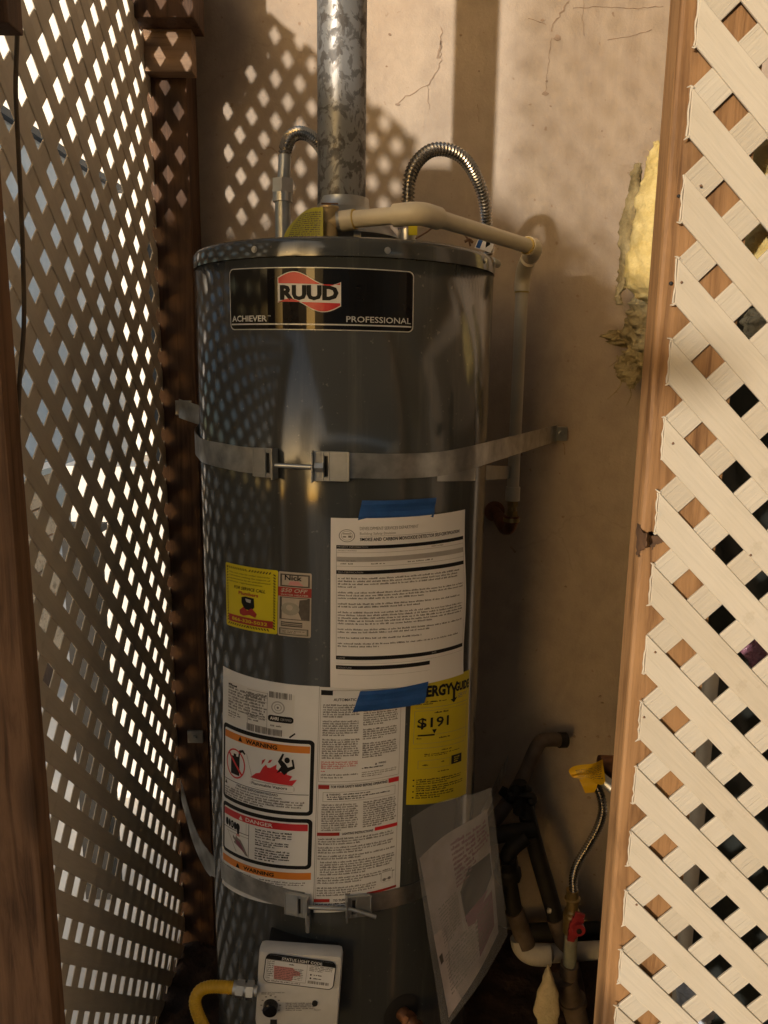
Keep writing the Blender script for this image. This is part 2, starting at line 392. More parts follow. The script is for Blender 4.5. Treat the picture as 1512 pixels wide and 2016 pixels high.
class Sheet:
    """print laid out in label coordinates (u right, v down, both 0..1) and mapped on to a surface"""
    def __init__(s, fn, parent, steps=16, vsteps=1):
        s.fn = fn; s.parent = parent; s.b = {}; s.steps = steps; s.vs = vsteps
    def bm(s, col, lay=1):
        k = (col, lay)
        if k not in s.b: s.b[k] = bmesh.new()
        return s.b[k]
    def poly(s, col, pts, lay=1):
        bm = s.bm(col, lay)
        try: bm.faces.new([bm.verts.new((p[0], p[1], 0)) for p in pts])
        except ValueError: pass
    def rect(s, col, u0, v0, u1, v1, lay=1): s.poly(col, [(u0, v0), (u1, v0), (u1, v1), (u0, v1)], lay)
    def rrect(s, col, u0, v0, u1, v1, ru, rv, lay=1, corners=(1, 1, 1, 1)):
        pts = []
        for i, (cx, cy, a0) in enumerate(((u1-ru, v0+rv, -90), (u1-ru, v1-rv, 0), (u0+ru, v1-rv, 90), (u0+ru, v0+rv, 180))):
            if corners[i]:
                for k in range(7):
                    a = rad(a0+15*k); pts.append((cx+ru*math.cos(a), cy+rv*math.sin(a)))
            else: pts.append(((u1, v0), (u1, v1), (u0, v1), (u0, v0))[i])
        s.poly(col, pts, lay)
    def frame(s, col, u0, v0, u1, v1, tu, tv, lay=1):
        s.rect(col, u0, v0, u1, v0+tv, lay); s.rect(col, u0, v1-tv, u1, v1, lay)
        s.rect(col, u0, v0+tv, u0+tu, v1-tv, lay); s.rect(col, u1-tu, v0+tv, u1, v1-tv, lay)
    def rframe(s, col, inner, u0, v0, u1, v1, ru, rv, tu, tv, lay=1, corners=(1, 1, 1, 1)):
        s.rrect(col, u0, v0, u1, v1, ru, rv, lay, corners)
        s.rrect(inner, u0+tu, v0+tv, u1-tu, v1-tv, ru*0.5, rv*0.5, lay+1, corners)
    def ring(s, col, cu, cv, ru, rv, t, lay=1, n=32):
        for k in range(n):
            a, b = 2*math.pi*k/n, 2*math.pi*(k+1)/n
            s.poly(col, [(cu+ru*math.cos(a), cv+rv*math.sin(a)), (cu+ru*math.cos(b), cv+rv*math.sin(b)),
                         (cu+ru*(1-t)*math.cos(b), cv+rv*(1-t)*math.sin(b)), (cu+ru*(1-t)*math.cos(a), cv+rv*(1-t)*math.sin(a))], lay)
    def disc(s, col, cu, cv, ru, rv, lay=1, n=20):
        s.poly(col, [(cu+ru*math.cos(2*math.pi*k/n), cv+rv*math.sin(2*math.pi*k/n)) for k in range(n)], lay)
    def text(s, col, string, u0, v0, u1, v1, lay=1, off=0.0, shear=0.0):
        vs, fs = text_geom(string, off, shear)
        x0 = min(v.x for v in vs); x1 = max(v.x for v in vs); y0 = min(v.y for v in vs); y1 = max(v.y for v in vs)
        bm = s.bm(col, lay)
        nv = [bm.verts.new((u0+(v.x-x0)/(x1-x0)*(u1-u0), v1-(v.y-y0)/(y1-y0)*(v1-v0), 0)) for v in vs]
        for f in fs:
            try: bm.faces.new([nv[i] for i in f])
            except ValueError: pass
    def para(s, col, u0, v0, u1, v1, n, cw=0.012, last=0.6, lay=1, hgt=0.5, slope=0.0):
        """unreadably small text: rows of letter-sized marks"""
        bm = s.bm(col, lay); pitch = (v1-v0)/n
        for i in range(n):
            u = u0; end = u1 if (i < n-1) else u0+(u1-u0)*last
            end -= random.random()*(u1-u0)*0.07
            while u < end:
                for _ in range(random.randint(2, 8)):
                    h = pitch*hgt*random.choice((0.75, 0.75, 1.0, 1.2)); w = cw*random.uniform(0.55, 0.85)
                    y = v0+pitch*(i+0.75) + slope*(u-u0)
                    bm.faces.new([bm.verts.new(p) for p in ((u, y-h, 0), (u+w, y-h, 0), (u+w, y, 0), (u, y, 0))])
                    u += cw*0.86
                    if u > end: break
                u += cw*0.9
    def build(s, name='print'):
        objs = []
        for (col, lay), bm in s.b.items():
            for k in range(1, s.steps):
                g = bm.verts[:]+bm.edges[:]+bm.faces[:]
                bmesh.ops.bisect_plane(bm, geom=g, plane_co=(k/s.steps, 0, 0), plane_no=(1, 0, 0))
            for k in range(1, s.vs):
                bmesh.ops.bisect_plane(bm, geom=bm.verts[:]+bm.edges[:]+bm.faces[:], plane_co=(0, k/s.vs, 0), plane_no=(0, 1, 0))
            bmesh.ops.triangulate(bm, faces=bm.faces[:])
            for v in bm.verts: v.co = s.fn(v.co.x, v.co.y, lay)
            bm.normal_update()
            fc = bm.faces[:]
            isl = islands(bm)
            if len(isl) <= 8:
                for fs in isl:
                    b2 = bmesh.new(); mp = {}
                    for f in fs:
                        for v in f.verts:
                            if v not in mp: mp[v] = b2.verts.new(v.co)
                    for f in fs: b2.faces.new([mp[v] for v in f.verts])
                    me = bpy.data.meshes.new(name); b2.to_mesh(me); b2.free()
                    objs.append(link(name, me, M[col], s.parent))
                bm.free()
            else:                              # marks too small to pick apart
                me = bpy.data.meshes.new(name); bm.to_mesh(me); bm.free()
                o = link(name, me, M[col], s.parent); o['kind'] = 'stuff'; objs.append(o)
        s.b = {}
        return objs
def cylmap(TL, TRt, BR, BL, R0, layer=0.00035, R=TR):
    q = [cyl(PC(p[0], p[1], R)) for p in (TL, TRt, BR, BL)]
    def fn(u, v, lay=0):
        a = q[0][0]*(1-u)*(1-v)+q[1][0]*u*(1-v)+q[2][0]*u*v+q[3][0]*(1-u)*v
        z = q[0][1]*(1-u)*(1-v)+q[1][1]*u*(1-v)+q[2][1]*u*v+q[3][1]*(1-u)*v
        return cp(a, z, R+R0+lay*layer)
    return fn
def grid_patch(name, fn, mat, parent, nu=16, nv=6, holes=None, rc=0.0, thick=0.0002, ru=None, rv=None):
    """thin sheet over a mapped patch, with rounded corners"""
    bm = bmesh.new()
    if ru:
        pts = []
        for cx, cy, a0 in ((1-ru, rv, -90), (1-ru, 1-rv, 0), (ru, 1-rv, 90), (ru, rv, 180)):
            for k in range(7):
                a = rad(a0+15*k); pts.append((cx+ru*math.cos(a), cy+rv*math.sin(a)))
        bm.faces.new([bm.verts.new((p[0], p[1], 0)) for p in pts])
    else:
        bm.faces.new([bm.verts.new(p) for p in ((0, 0, 0), (1, 0, 0), (1, 1, 0), (0, 1, 0))])
    for k in range(1, nu): bmesh.ops.bisect_plane(bm, geom=bm.verts[:]+bm.edges[:]+bm.faces[:], plane_co=(k/nu, 0, 0), plane_no=(1, 0, 0))
    for k in range(1, nv): bmesh.ops.bisect_plane(bm, geom=bm.verts[:]+bm.edges[:]+bm.faces[:], plane_co=(0, k/nv, 0), plane_no=(0, 1, 0))
    uv = {v: (v.co.x, v.co.y) for v in bm.verts}
    back = {v: bm.verts.new(fn(uv[v][0], uv[v][1], 0) - (fn(uv[v][0], uv[v][1], 1)-fn(uv[v][0], uv[v][1], 0)).normalized()*thick) for v in list(uv)}
    faces = bm.faces[:]
    bedges = [e for e in bm.edges if e.is_boundary]
    for f in faces: bm.faces.new([back[v] for v in reversed(f.verts)])
    for e in bedges:
        a, b = e.verts; bm.faces.new((a, b, back[b], back[a]))
    for v, (a, b) in uv.items(): v.co = fn(a, b, 0)
    return fin(bm, name, mat, parent)

# ================================================================== SETTING
WALL_Y = 1.78
bm = bmesh.new()
bmesh.ops.create_grid(bm, x_segments=1, y_segments=1, size=120)
g = fin(bm, 'ground', M['concrete']); g['kind'] = 'structure'
bm = bmesh.new()
bm.faces.new([bm.verts.new(p) for p in ((-2.96, -1.0, 0.004), (-0.51, -1.0, 0.004), (-0.51, 7.9, 0.004), (-2.96, 7.9, 0.004))])
g = fin(bm, 'bright_ground_sheet', simple('white_concrete', (0.74, 0.72, 0.68), 0.85, 0, 0.08, 6, 0.3, 0.002)); g['kind'] = 'structure'  # whitened ground sheet added so the lower lattice holes read bright
bm = bmesh.new()
nx, ny = 90, 70
vs = [[bm.verts.new((-0.495+i/nx*2.13, 0.2+j/ny*1.56, 0.012+0.012*math.sin(i*1.3+j*0.7)*math.cos(j*1.1-i*0.5)+random.uniform(0, 0.008))) for i in range(nx+1)] for j in range(ny+1)]
for j in range(ny):
    for i in range(nx): bm.faces.new((vs[j][i], vs[j][i+1], vs[j+1][i+1], vs[j+1][i]))
fl = fin(bm, 'earth_floor', M['earth'], None, True); fl['kind'] = 'structure'

bm = bmesh.new()
for x0, y0, x1, y1 in ((-0.50, -2.54, 1.74, 0.199),):
    bm.faces.new([bm.verts.new(p) for p in ((x0, y0, 0.008), (x1, y0, 0.008), (x1, y1, 0.008), (x0, y1, 0.008))])
pt_ = fin(bm, 'path', M['earth']); pt_['kind'] = 'structure'  # unseen dark ground added to cut light bounced up in front
# back wall with its cracks
wl = thing('plaster_wall', 'cracked beige plaster wall behind the water heater', 'wall')
mkbox('wall_face', (-0.52, WALL_Y, 0), (3.2, WALL_Y+0.12, 3.2), M['wall'], wl)
def crack(pts, w, jit=4.0):
    """dark hairline crack or chip on the wall, with its own little thickness"""
    P3 = []
    for (a, b) in zip(pts, pts[1:]):
        n = max(2, int(math.hypot(b[0]-a[0], b[1]-a[1])/7))
        for k in range(n):
            t = k/n; P3.append((a[0]+(b[0]-a[0])*t+random.uniform(-jit, jit), a[1]+(b[1]-a[1])*t+random.uniform(-jit, jit)*0.6))
    P3.append(pts[-1])
    bm = bmesh.new(); prev = None
    for i, p in enumerate(P3):
        q = PY(p[0], p[1], WALL_Y-0.0012); ww = w*random.uniform(0.3, 1.5)
        nxt = P3[min(i+1, len(P3)-1)]; pr = P3[max(i-1, 0)]
        d = Vector((nxt[0]-pr[0], 0, pr[1]-nxt[1])).normalized(); nn = Vector((-d.z, 0, d.x))
        a = bm.verts.new(q+nn*ww); c = bm.verts.new(q-nn*ww)
        a2 = bm.verts.new(q+nn*ww+Vector((0, 0.003, 0))); c2 = bm.verts.new(q-nn*ww+Vector((0, 0.003, 0)))
        if prev:
            bm.faces.new((prev[0], a, c, prev[1])); bm.faces.new((prev[2], a2, a, prev[0])); bm.faces.new((prev[1], c, c2, prev[3]))
        prev = (a, c, a2, c2)
    return fin(bm, 'crack', M['crack'], wl)
crack([(870, 50), (868, 120), (845, 165), (800, 190), (782, 207)], 0.0007, 3)
crack([(868, 80), (862, 115)], 0.0024, 1.5)
crack([(842, 168), (845, 215)], 0.0004, 2)
crack([(1120, 0), (1092, 45), (1086, 62)], 0.0012, 3)
crack([(1086, 75), (1080, 120), (1074, 180)], 0.0004, 2)
crack([(1150, -5), (1146, 30), (1150, 70)], 0.0004, 2)
crack([(1128, 16), (1180, 13), (1240, 17), (1306, 12)], 0.0005, 2.2)
crack([(1195, 78), (1240, 72), (1283, 58)], 0.0006, 1.5)
crack([(516, 281), (524, 291), (535, 290), (546, 300)], 0.0013, 1)
crack([(1040, 35), (1075, 48)], 0.0004, 2); crack([(940, 205), (943, 240)], 0.0005, 2)
crack([(1110, 872), (1112, 895)], 0.0016, 1.5); crack([(1003, 1075), (1015, 1088)], 0.0022, 2)
def chip(px, py, r):
    bm = bmesh.new(); n = 9; c = PY(px, py, WALL_Y)
    top = [bm.verts.new(c+Vector((math.cos(2*math.pi*k/n)*r*random.uniform(0.7, 1.5), -0.0015, math.sin(2*math.pi*k/n)*r*random.uniform(0.5, 1.0)))) for k in range(n)]
    bot = [bm.verts.new(v.co*1.0+Vector((0, 0.003, 0))) for v in top]
    bm.faces.new(top)
    for k in range(n): bm.faces.new((top[k], top[(k+1) % n], bot[(k+1) % n], bot[k]))
    return fin(bm, 'paint_chip', M['crack'], wl)
for px, py, r in [(1097, 75, 0.007), (1073, 184, 0.0055), (783, 206, 0.004), (767, 68, 0.003), (907, 69, 0.003), (761, 131, 0.002),
                  (1044, 206, 0.002), (1084, 209, 0.002), (1049, 247, 0.0022), (1185, 258, 0.0016), (515, 303, 0.0025), (478, 207, 0.0015),
                  (1130, 1450, 0.0035), (1152, 1451, 0.002), (1177, 1450, 0.0035), (1199, 1450, 0.003), (1182, 1371, 0.004), (1186, 1384, 0.003),
                  (1048, 767, 0.002), (1114, 1155, 0.003), (1030, 1180, 0.002), (980, 490, 0.0025), (1010, 515, 0.0025), (1064, 445, 0.002),
                  (943, 140, 0.0015), (1076, 160, 0.0025), (1068, 40, 0.003), (640, 120, 0.002), (1050, 890, 0.0018), (1160, 1570, 0.005)]:
    chip(px, py, r)

# back-left stud and scraps of wood nailed to it
sx0, sx1 = PY(300, 500, 1.69).x, PY(378, 500, 1.69).x
t = thing('corner_stud', 'dark red-brown corner stud in the back left corner, between lattice and plaster wall', 'wooden post')
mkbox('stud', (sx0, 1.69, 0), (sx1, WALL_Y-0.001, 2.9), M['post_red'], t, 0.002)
a, b = PY(285, 140, 1.652), PY(376, 47, 1.652)
tag(mkbox('wood_block', (a.x, 1.652, a.z), (b.x, 1.689, b.z), M['block'], None, 0.002),
    'pale dusty wooden block nailed across the top of the dark corner stud', 'wood block')
a, b = PY(262, 42, 1.62), PY(382, -120, 1.62)
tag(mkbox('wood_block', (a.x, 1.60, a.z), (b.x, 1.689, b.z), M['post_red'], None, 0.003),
    'dark brown wooden beam end at the top left, just above the pale block', 'wood block')

# front posts
PF = 0.859
rx = PY(1274, 870, PF).x
t = thing('door_post', 'sunlit orange-brown upright post behind the cream lattice on the right', 'wooden post')
mkbox('upright', (rx, PF, 0), (rx+0.089, PF+0.038, 2.9), M['post'], t, 0.0045)
bm = bmesh.new()
for (px, py, r) in [(1321, 558, 0.0022), (1336, 386, 0.0018)]:
    q = PY(px, py, PF-0.0008); bmesh.ops.create_uvsphere(bm, u_segments=10, v_segments=6, radius=r, matrix=Matrix.Translation(q))
fin(bm, 'nail_hole', M['black_dull'], t, True)
# dark burn-like stain: a shallow gouge
bm = bmesh.new()
out = [(1277, 1046), (1284, 1056), (1302, 1050), (1318, 1053), (1310, 1064), (1296, 1070), (1284, 1082), (1279, 1076)]
def ragged(o_):
    r_ = []
    for (p_, q_) in zip(o_, o_[1:]+o_[:1]):
        for k_ in range(5): r_.append((p_[0]+(q_[0]-p_[0])*k_/5+random.uniform(-2.4, 2.4), p_[1]+(q_[1]-p_[1])*k_/5+random.uniform(-3, 3)))
    return r_
out = ragged(out)
tp_ = [bm.verts.new(PY(max(x, 1276), y, PF-0.0006)) for x, y in out]; bt_ = [bm.verts.new(v.co+Vector((0, 0.001, 0))) for v in tp_]
bm.faces.new(tp_)
for k in range(len(tp_)): bm.faces.new((tp_[k], tp_[(k+1) % len(tp_)], bt_[(k+1) % len(tp_)], bt_[k]))
out = [(1254, 1028), (1262, 1048), (1272, 1052), (1273, 1078), (1262, 1080), (1256, 1098), (1251, 1080)]
out = ragged(out)
tp_ = [bm.verts.new(PX(min(x, 1272), y, rx-0.0006)) for x, y in out]; bt_ = [bm.verts.new(v.co+Vector((0.001, 0, 0))) for v in tp_]
bm.faces.new(tp_)
for k in range(len(tp_)): bm.faces.new((tp_[k], tp_[(k+1) % len(tp_)], bt_[(k+1) % len(tp_)], bt_[k]))
fin(bm, 'dark_stain', simple('pitch_stain', (0.10, 0.05, 0.022), 0.75, 0, 0.5, 60), t)
lx = PY(50, 1340, PF).x
t = thing('door_post', 'brown upright post at the near left edge, in front of the lattice side', 'wooden post')
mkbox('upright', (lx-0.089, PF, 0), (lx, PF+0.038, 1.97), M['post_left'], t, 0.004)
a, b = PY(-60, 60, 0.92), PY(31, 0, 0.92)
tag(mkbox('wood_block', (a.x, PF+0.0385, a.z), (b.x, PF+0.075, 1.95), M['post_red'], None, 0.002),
    'dark wooden block at the very top left corner, fixed behind the left post', 'wood block')
# hanging cable along the side lattice
pp = [PX(33, -60, -0.44), PX(34, 60, -0.44), PX(31, 180, -0.44), PX(38, 330, -0.44), PX(45, 500, -0.44), PX(47, 640, -0.44), PX(38, 760, -0.44), PX(34, 900, -0.445)]
tag(mktube('cable', resample(smooth_path(pp, 10), 0.01), 0.0028, simple('brown_cable', (0.11, 0.075, 0.04), 0.6), None, 8),
    'thin brown cable hanging down the left lattice beside the front post', 'cable')

# ------------------------------------------------------------------ lattice panels
PER = 0.0838; SW = 0.55*PER/math.sqrt(2)
def clip(poly, f):
    out = []
    for i in range(len(poly)):
        a, b = poly[i], poly[(i+1) % len(poly)]; fa, fb = f(a), f(b)
        if fa >= 0: out.append(a)
        if (fa >= 0) != (fb >= 0):
            t = fa/(fa-fb); out.append((a[0]+(b[0]-a[0])*t, a[1]+(b[1]-a[1])*t))
    return out
def lattice(root, O, A, Nn, rect, ph, mats, th, front, burr=False, rake=None, swf=0.55):
    """O origin, A horizontal axis, Nn normal towards the viewer; ph = (a, b) of a crossing of slats"""
    B = Vector((0, 0, 1)); a0, b0, a1, b1 = rect; hw = swf*PER/2
    for layer, sgn in ((0, 1), (1, -1)):      # sgn 1: a+b=c ("\"), -1: a-b=c ("/")
        d = (A-B*sgn).normalized(); p = (A*sgn+B).normalized() if sgn == 1 else (A*-1+B).normalized()
        nrm = d.cross(p)
        off = (th*1.02 if (layer == 0) == front else 0.0)
        cs = ph[0]+sgn*ph[1]
        k0 = int((min(a0+sgn*b0, a0+sgn*b1, a1+sgn*b0, a1+sgn*b1)-cs)/PER)-1
        k1 = int((max(a0+sgn*b0, a0+sgn*b1, a1+sgn*b0, a1+sgn*b1)-cs)/PER)+1
        for k in range(k0, k1+1):
            c = cs+k*PER + random.uniform(-0.0006, 0.0006)
            poly = [(a0, b0), (a1, b0), (a1, b1 if not rake else rake[1]), (a0, b1 if not rake else rake[0])]
            poly = clip(poly, lambda q: (q[0]+sgn*q[1])-(c-hw)); 
            if len(poly) > 2: poly = clip(poly, lambda q: (c+hw)-(q[0]+sgn*q[1]))
            if len(poly) < 3: continue
            area = abs(sum(poly[i][0]*poly[(i+1) % len(poly)][1]-poly[(i+1) % len(poly)][0]*poly[i][1] for i in range(len(poly))))/2
            if area < 2e-4: continue
            ctr = (sum(q[0] for q in poly)/len(poly), sum(q[1] for q in poly)/len(poly))
            org = O+A*ctr[0]+B*ctr[1]
            Mx = Matrix((d, p, nrm)).transposed()
            inv = Mx.transposed()
            bm = bmesh.new()
            loc = [inv @ ((A*(q[0]-ctr[0])+B*(q[1]-ctr[1]))) for q in poly]
            sg = 1 if nrm.dot(Nn) > 0 else -1
            z0 = off*sg; z1 = (off+th)*sg
            f1 = [bm.verts.new((v.x, v.y, z1)) for v in loc]; f0 = [bm.verts.new((v.x, v.y, z0)) for v in loc]
            bm.faces.new(f1); bm.faces.new(f0[::-1])
            n = len(loc)
            for i in range(n): bm.faces.new((f0[i], f0[(i+1) % n], f1[(i+1) % n], f1[i]))
            es = [e for e in bm.edges if (e.verts[0] in f1 and e.verts[1] in f1)]
            bmesh.ops.recalc_face_normals(bm, faces=bm.faces[:])
            bmesh.ops.bevel(bm, geom=es, offset=0.0006, segments=1, affect='EDGES')
            if burr and sgn == 1:             # rough lip left by the saw at the cut end
                end = [q for q in poly if abs(q[0]-a0) < 1e-5]
                if len(end) == 2:
                    e0, e1 = sorted(end, key=lambda q: q[1])
                    pts = []
                    for j in range(9):
                        tt = j/8; q = (a0-random.uniform(0.0004, 0.0022), e0[1]+(e1[1]-e0[1])*tt)
                        pts.append(inv @ (A*(q[0]-ctr[0])+B*(q[1]-ctr[1])) + Vector((0, 0, z1*0.75+random.uniform(-0.0003, 0.0003))))
                    tube(bm, pts, lambda i, n: random.uniform(0.0007, 0.0014), 5)
                    for tip in ((e0[0], e0[1], -1), (e1[0], e1[1], 1)):
                        if random.random() < 0.75:
                            s = [inv @ (A*(tip[0]-ctr[0]+dx)+B*(tip[1]-ctr[1]+dz)) + Vector((0, 0, z1*0.8)) for dx, dz in ((0.001, 0), (-0.0015, 0.0015*tip[2]), (-random.uniform(0.003, 0.006), 0.002*tip[2]+random.uniform(-0.002, 0.002)))]
                            tube(bm, s, lambda i, n: (0.0016, 0.0012, 0.0004)[i], 5)
            me = bpy.data.meshes.new('slat'); bm.to_mesh(me); bm.free()
            o = link('slat', me, mats[0] if sgn == 1 else mats[1], root)
            o.matrix_local = Matrix.Translation(org) @ Mx.to_4x4()
t = thing('lattice_panel', 'cream lattice panel with a jagged cut left edge, facing the front on the right', 'lattice')
c0 = PY(1290, 1009, 0.856)
lattice(t, Vector((0, 0.8555, 0)), Vector((1, 0, 0)), Vector((0, -1, 0)), (c0.x+0.001, 0.02, 1.06, 2.45), (c0.x+0.001, c0.z), (M['vinyl'], M['vinyl_rib']), 0.0026, True, True)
bm = bmesh.new()
for px, py in [(1325, 873), (1290, 1284), (1268, 1412), (1253, 1781), (1342, 556), (1478, 1093), (1380, 366)]:
    q = PY(px, py, 0.8502); bmesh.ops.create_icosphere(bm, subdivisions=1, radius=0.0017, matrix=Matrix.Translation(q))
fin(bm, 'staple', M['wire'], t, True)
t = thing('lattice_panel', 'tan lattice panel closing the left side, daylight showing through its holes', 'lattice')
h0 = PX(95, 638, -0.487)
# the panel's unseen top is sloped so its shadow draws the wall's diagonal edge
ln0, ln1 = PY(500, 0, WALL_Y), PY(1260, 650, WALL_Y); lnm = (ln1.z-ln0.z)/(ln1.x-ln0.x)
def rake_z(Y, X=-0.487):
    xw = X+0.62*(WALL_Y-Y); return ln0.z+lnm*(xw-ln0.x)+SUN_S*(WALL_Y-Y)
RAKE = (rake_z(0.90), rake_z(1.70))
lattice(t, Vector((-0.487, 0, 0)), Vector((0, 1, 0)), Vector((1, 0, 0)), (0.90, 0.015, 1.70, 2.60), (h0.y+PER/2, h0.z), (M['vinyl_side'], M['vinyl_side']), 0.0018, True, False, RAKE, 0.525)

# ------------------------------------------------------------------ what stands behind the right-hand lattice
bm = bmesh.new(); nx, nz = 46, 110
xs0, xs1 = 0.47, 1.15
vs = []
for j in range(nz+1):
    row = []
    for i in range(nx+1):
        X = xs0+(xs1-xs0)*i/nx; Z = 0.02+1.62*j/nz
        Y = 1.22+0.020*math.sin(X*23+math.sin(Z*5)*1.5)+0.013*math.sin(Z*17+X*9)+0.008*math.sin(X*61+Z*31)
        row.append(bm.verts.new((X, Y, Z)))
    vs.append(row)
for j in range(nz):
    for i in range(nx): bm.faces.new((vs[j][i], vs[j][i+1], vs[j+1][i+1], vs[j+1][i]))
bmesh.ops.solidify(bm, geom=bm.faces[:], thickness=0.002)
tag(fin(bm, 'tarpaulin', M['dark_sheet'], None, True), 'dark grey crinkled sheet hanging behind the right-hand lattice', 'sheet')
q = PY(1385, 1480, 1.12)
tag(mktube('pipe', [(q.x, 1.12, 0.02), (q.x, 1.12, 1.0)], 0.012, M['white_pvc']), 'pale upright pipe seen through the lower right-hand lattice holes', 'pipe')

from mathutils import noise as mn
def loft_blob(name, rows, Y, depth, mat, noise_amp=0.006, seg=36, sub=12, parent=None, flat=1.0, fibres=0, freq=45):
    """rows: (py, x_left, x_right); a rounded lump of that outline with real depth and a fluffy surface"""
    bm = bmesh.new(); full = []
    for (a, b) in zip(rows, rows[1:]):
        for k in range(sub):
            t = k/sub; t2 = t*t*(3-2*t)
            full.append((a[0]+(b[0]-a[0])*t, a[1]+(b[1]-a[1])*t2, a[2]+(b[2]-a[2])*t2))
    full.append(rows[-1]); rings = []; surf = []
    for i, (py, xl, xr) in enumerate(full):
        L, R_ = PY(xl, py, Y), PY(xr, py, Y); c = (L+R_)/2; hw = (R_-L).length/2
        dp = min(depth, hw*1.4)*flat; ring = []
        for k in range(seg):
            a = 2*math.pi*k/seg; ca, sa = math.cos(a), math.sin(a)
            p = Vector((c.x+ca*hw, Y+sa*dp, c.z)); n = Vector((ca, sa*0.8, 0)).normalized()
            d = mn.fractal(p*freq, 0.7, 2.1, 5)*noise_amp + mn.fractal(p*freq*0.35, 0.7, 2.1, 3)*noise_amp*1.3
            p = p+n*d; ring.append(bm.verts.new(p)); surf.append((p, n))
        rings.append(ring)
    for A_, B_ in zip(rings, rings[1:]):
        for k in range(seg): bm.faces.new((A_[k], A_[(k+1) % seg], B_[(k+1) % seg], B_[k]))
    bm.faces.new(rings[0]); bm.faces.new(rings[-1][::-1])
    for _ in range(fibres):
        p, n = random.choice(surf); d = (n*random.uniform(0.3, 1)+Vector((random.gauss(0, .6), random.gauss(0, .5), random.gauss(0, .8)))).normalized()*random.uniform(0.003, 0.011)
        m = p+d*0.5+Vector((random.gauss(0, .001), 0, random.gauss(0, .001))); w = Vector((0.00022, 0, 0.00022))
        q = [bm.verts.new(x) for x in (p-w, p+w, m+w, m-w, p+d)]
        bm.faces.new(q[:4]); bm.faces.new((q[3], q[2], q[4]))
    return fin(bm, name, mat, parent, True)
tag(loft_blob('insulation', [(278, 1284, 1300), (330, 1270, 1312), (400, 1258, 1322), (460, 1244, 1330), (520, 1235, 1332), (560, 1236, 1328), (585, 1254, 1318), (596, 1275, 1305)], 1.45, 0.05, M['foam'], 0.0050, fibres=350),
    'bulging bright yellow insulation batt squeezed between plaster wall and right post', 'insulation')
tag(loft_blob('insulation', [(322, 1251, 1262), (380, 1236, 1262), (450, 1222, 1262), (520, 1219, 1250), (560, 1215, 1235), (585, 1212, 1222), (600, 1216, 1222)], 1.60, 0.02, M['foam_dark'], 0.0050, fibres=300, freq=70),
    'dirty olive strip of torn insulation hanging just left of the yellow batt', 'insulation')
t = thing('insulation', 'ragged grey-brown insulation shreds drooping below the yellow batt', 'insulation')
for rows_, yy in (([(575, 1266, 1296), (600, 1250, 1290), (635, 1246, 1284), (660, 1252, 1276)], 1.57),
                  ([(610, 1240, 1262), (640, 1232, 1262), (690, 1236, 1262), (712, 1244, 1256)], 1.60),
                  ([(655, 1258, 1290), (690, 1250, 1282), (720, 1256, 1276), (732, 1262, 1270)], 1.56),
                  ([(650, 1204, 1222), (664, 1196, 1244), (676, 1214, 1250), (684, 1228, 1242)], 1.64),
                  ([(690, 1226, 1250), (720, 1214, 1246), (742, 1220, 1242), (752, 1228, 1236)], 1.62),
                  ([(715, 1246, 1262), (745, 1236, 1262), (765, 1240, 1254)], 1.59)):
    loft_blob('shred', rows_, yy, 0.022, M['foam_dark'], 0.011, parent=t, fibres=260, freq=75)
for (x_, y_, x2, y2) in ((1226, 745, 1196, 786), (1240, 760, 1232, 800), (1215, 700, 1200, 722), (1250, 700, 1243, 735)):
    mktube('wisp', smooth_path([PY(x_, y_, 1.62), PY((x_+x2)/2+6, (y_+y2)/2, 1.63), PY(x2, y2, 1.66)], 6), lambda i, n: 0.0011*(1-i/n)+0.0003, M['foam_dark'], t, 5)
tag(loft_blob('insulation', [(270, 1494, 1500), (300, 1482, 1540), (335, 1488, 1560), (350, 1505, 1540)], 0.93, 0.03, M['foam'], 0.004),
    'yellow insulation lump in the upper of the two right-edge lattice holes', 'insulation')
tag(loft_blob('insulation', [(440, 1484, 1512), (470, 1472, 1560), (510, 1478, 1560), (540, 1500, 1530)], 0.93, 0.03, M['foam'], 0.004),
    'yellow insulation lump in the lower of the two right-edge lattice holes', 'insulation')
tag(loft_blob('plastic_bag', [(608, 1478, 1495), (630, 1462, 1530), (660, 1465, 1540), (680, 1490, 1520)], 1.10, 0.03, simple('crumpled_clear_bag', (0.42, 0.40, 0.30), 0.12, 0, 0.5, 30, 1.0, 0.01), 0.007),
    'crumpled clear plastic bag behind the right lattice near the yellow insulation', 'plastic bag')
tag(loft_blob('plastic_bag', [(1255, 1470, 1500), (1280, 1455, 1530), (1310, 1470, 1520)], 1.05, 0.03, simple('purple_bag', (0.22, 0.10, 0.14), 0.15, 0, 0.5, 30, 1.0, 0.01), 0.007),
    'crumpled purple plastic bag behind the right lattice at the picture edge', 'plastic bag')
tag(loft_blob('plastic_bag', [(1925, 1355, 1380), (1950, 1335, 1400), (1985, 1340, 1395), (2010, 1350, 1385)], 1.02, 0.03, simple('white_blue_bag', (0.50, 0.53, 0.60), 0.3, 0, 0.3, 30, 0.8, 0.008), 0.006),
    'pale blue-white plastic bag behind the bottom of the right lattice', 'plastic bag')

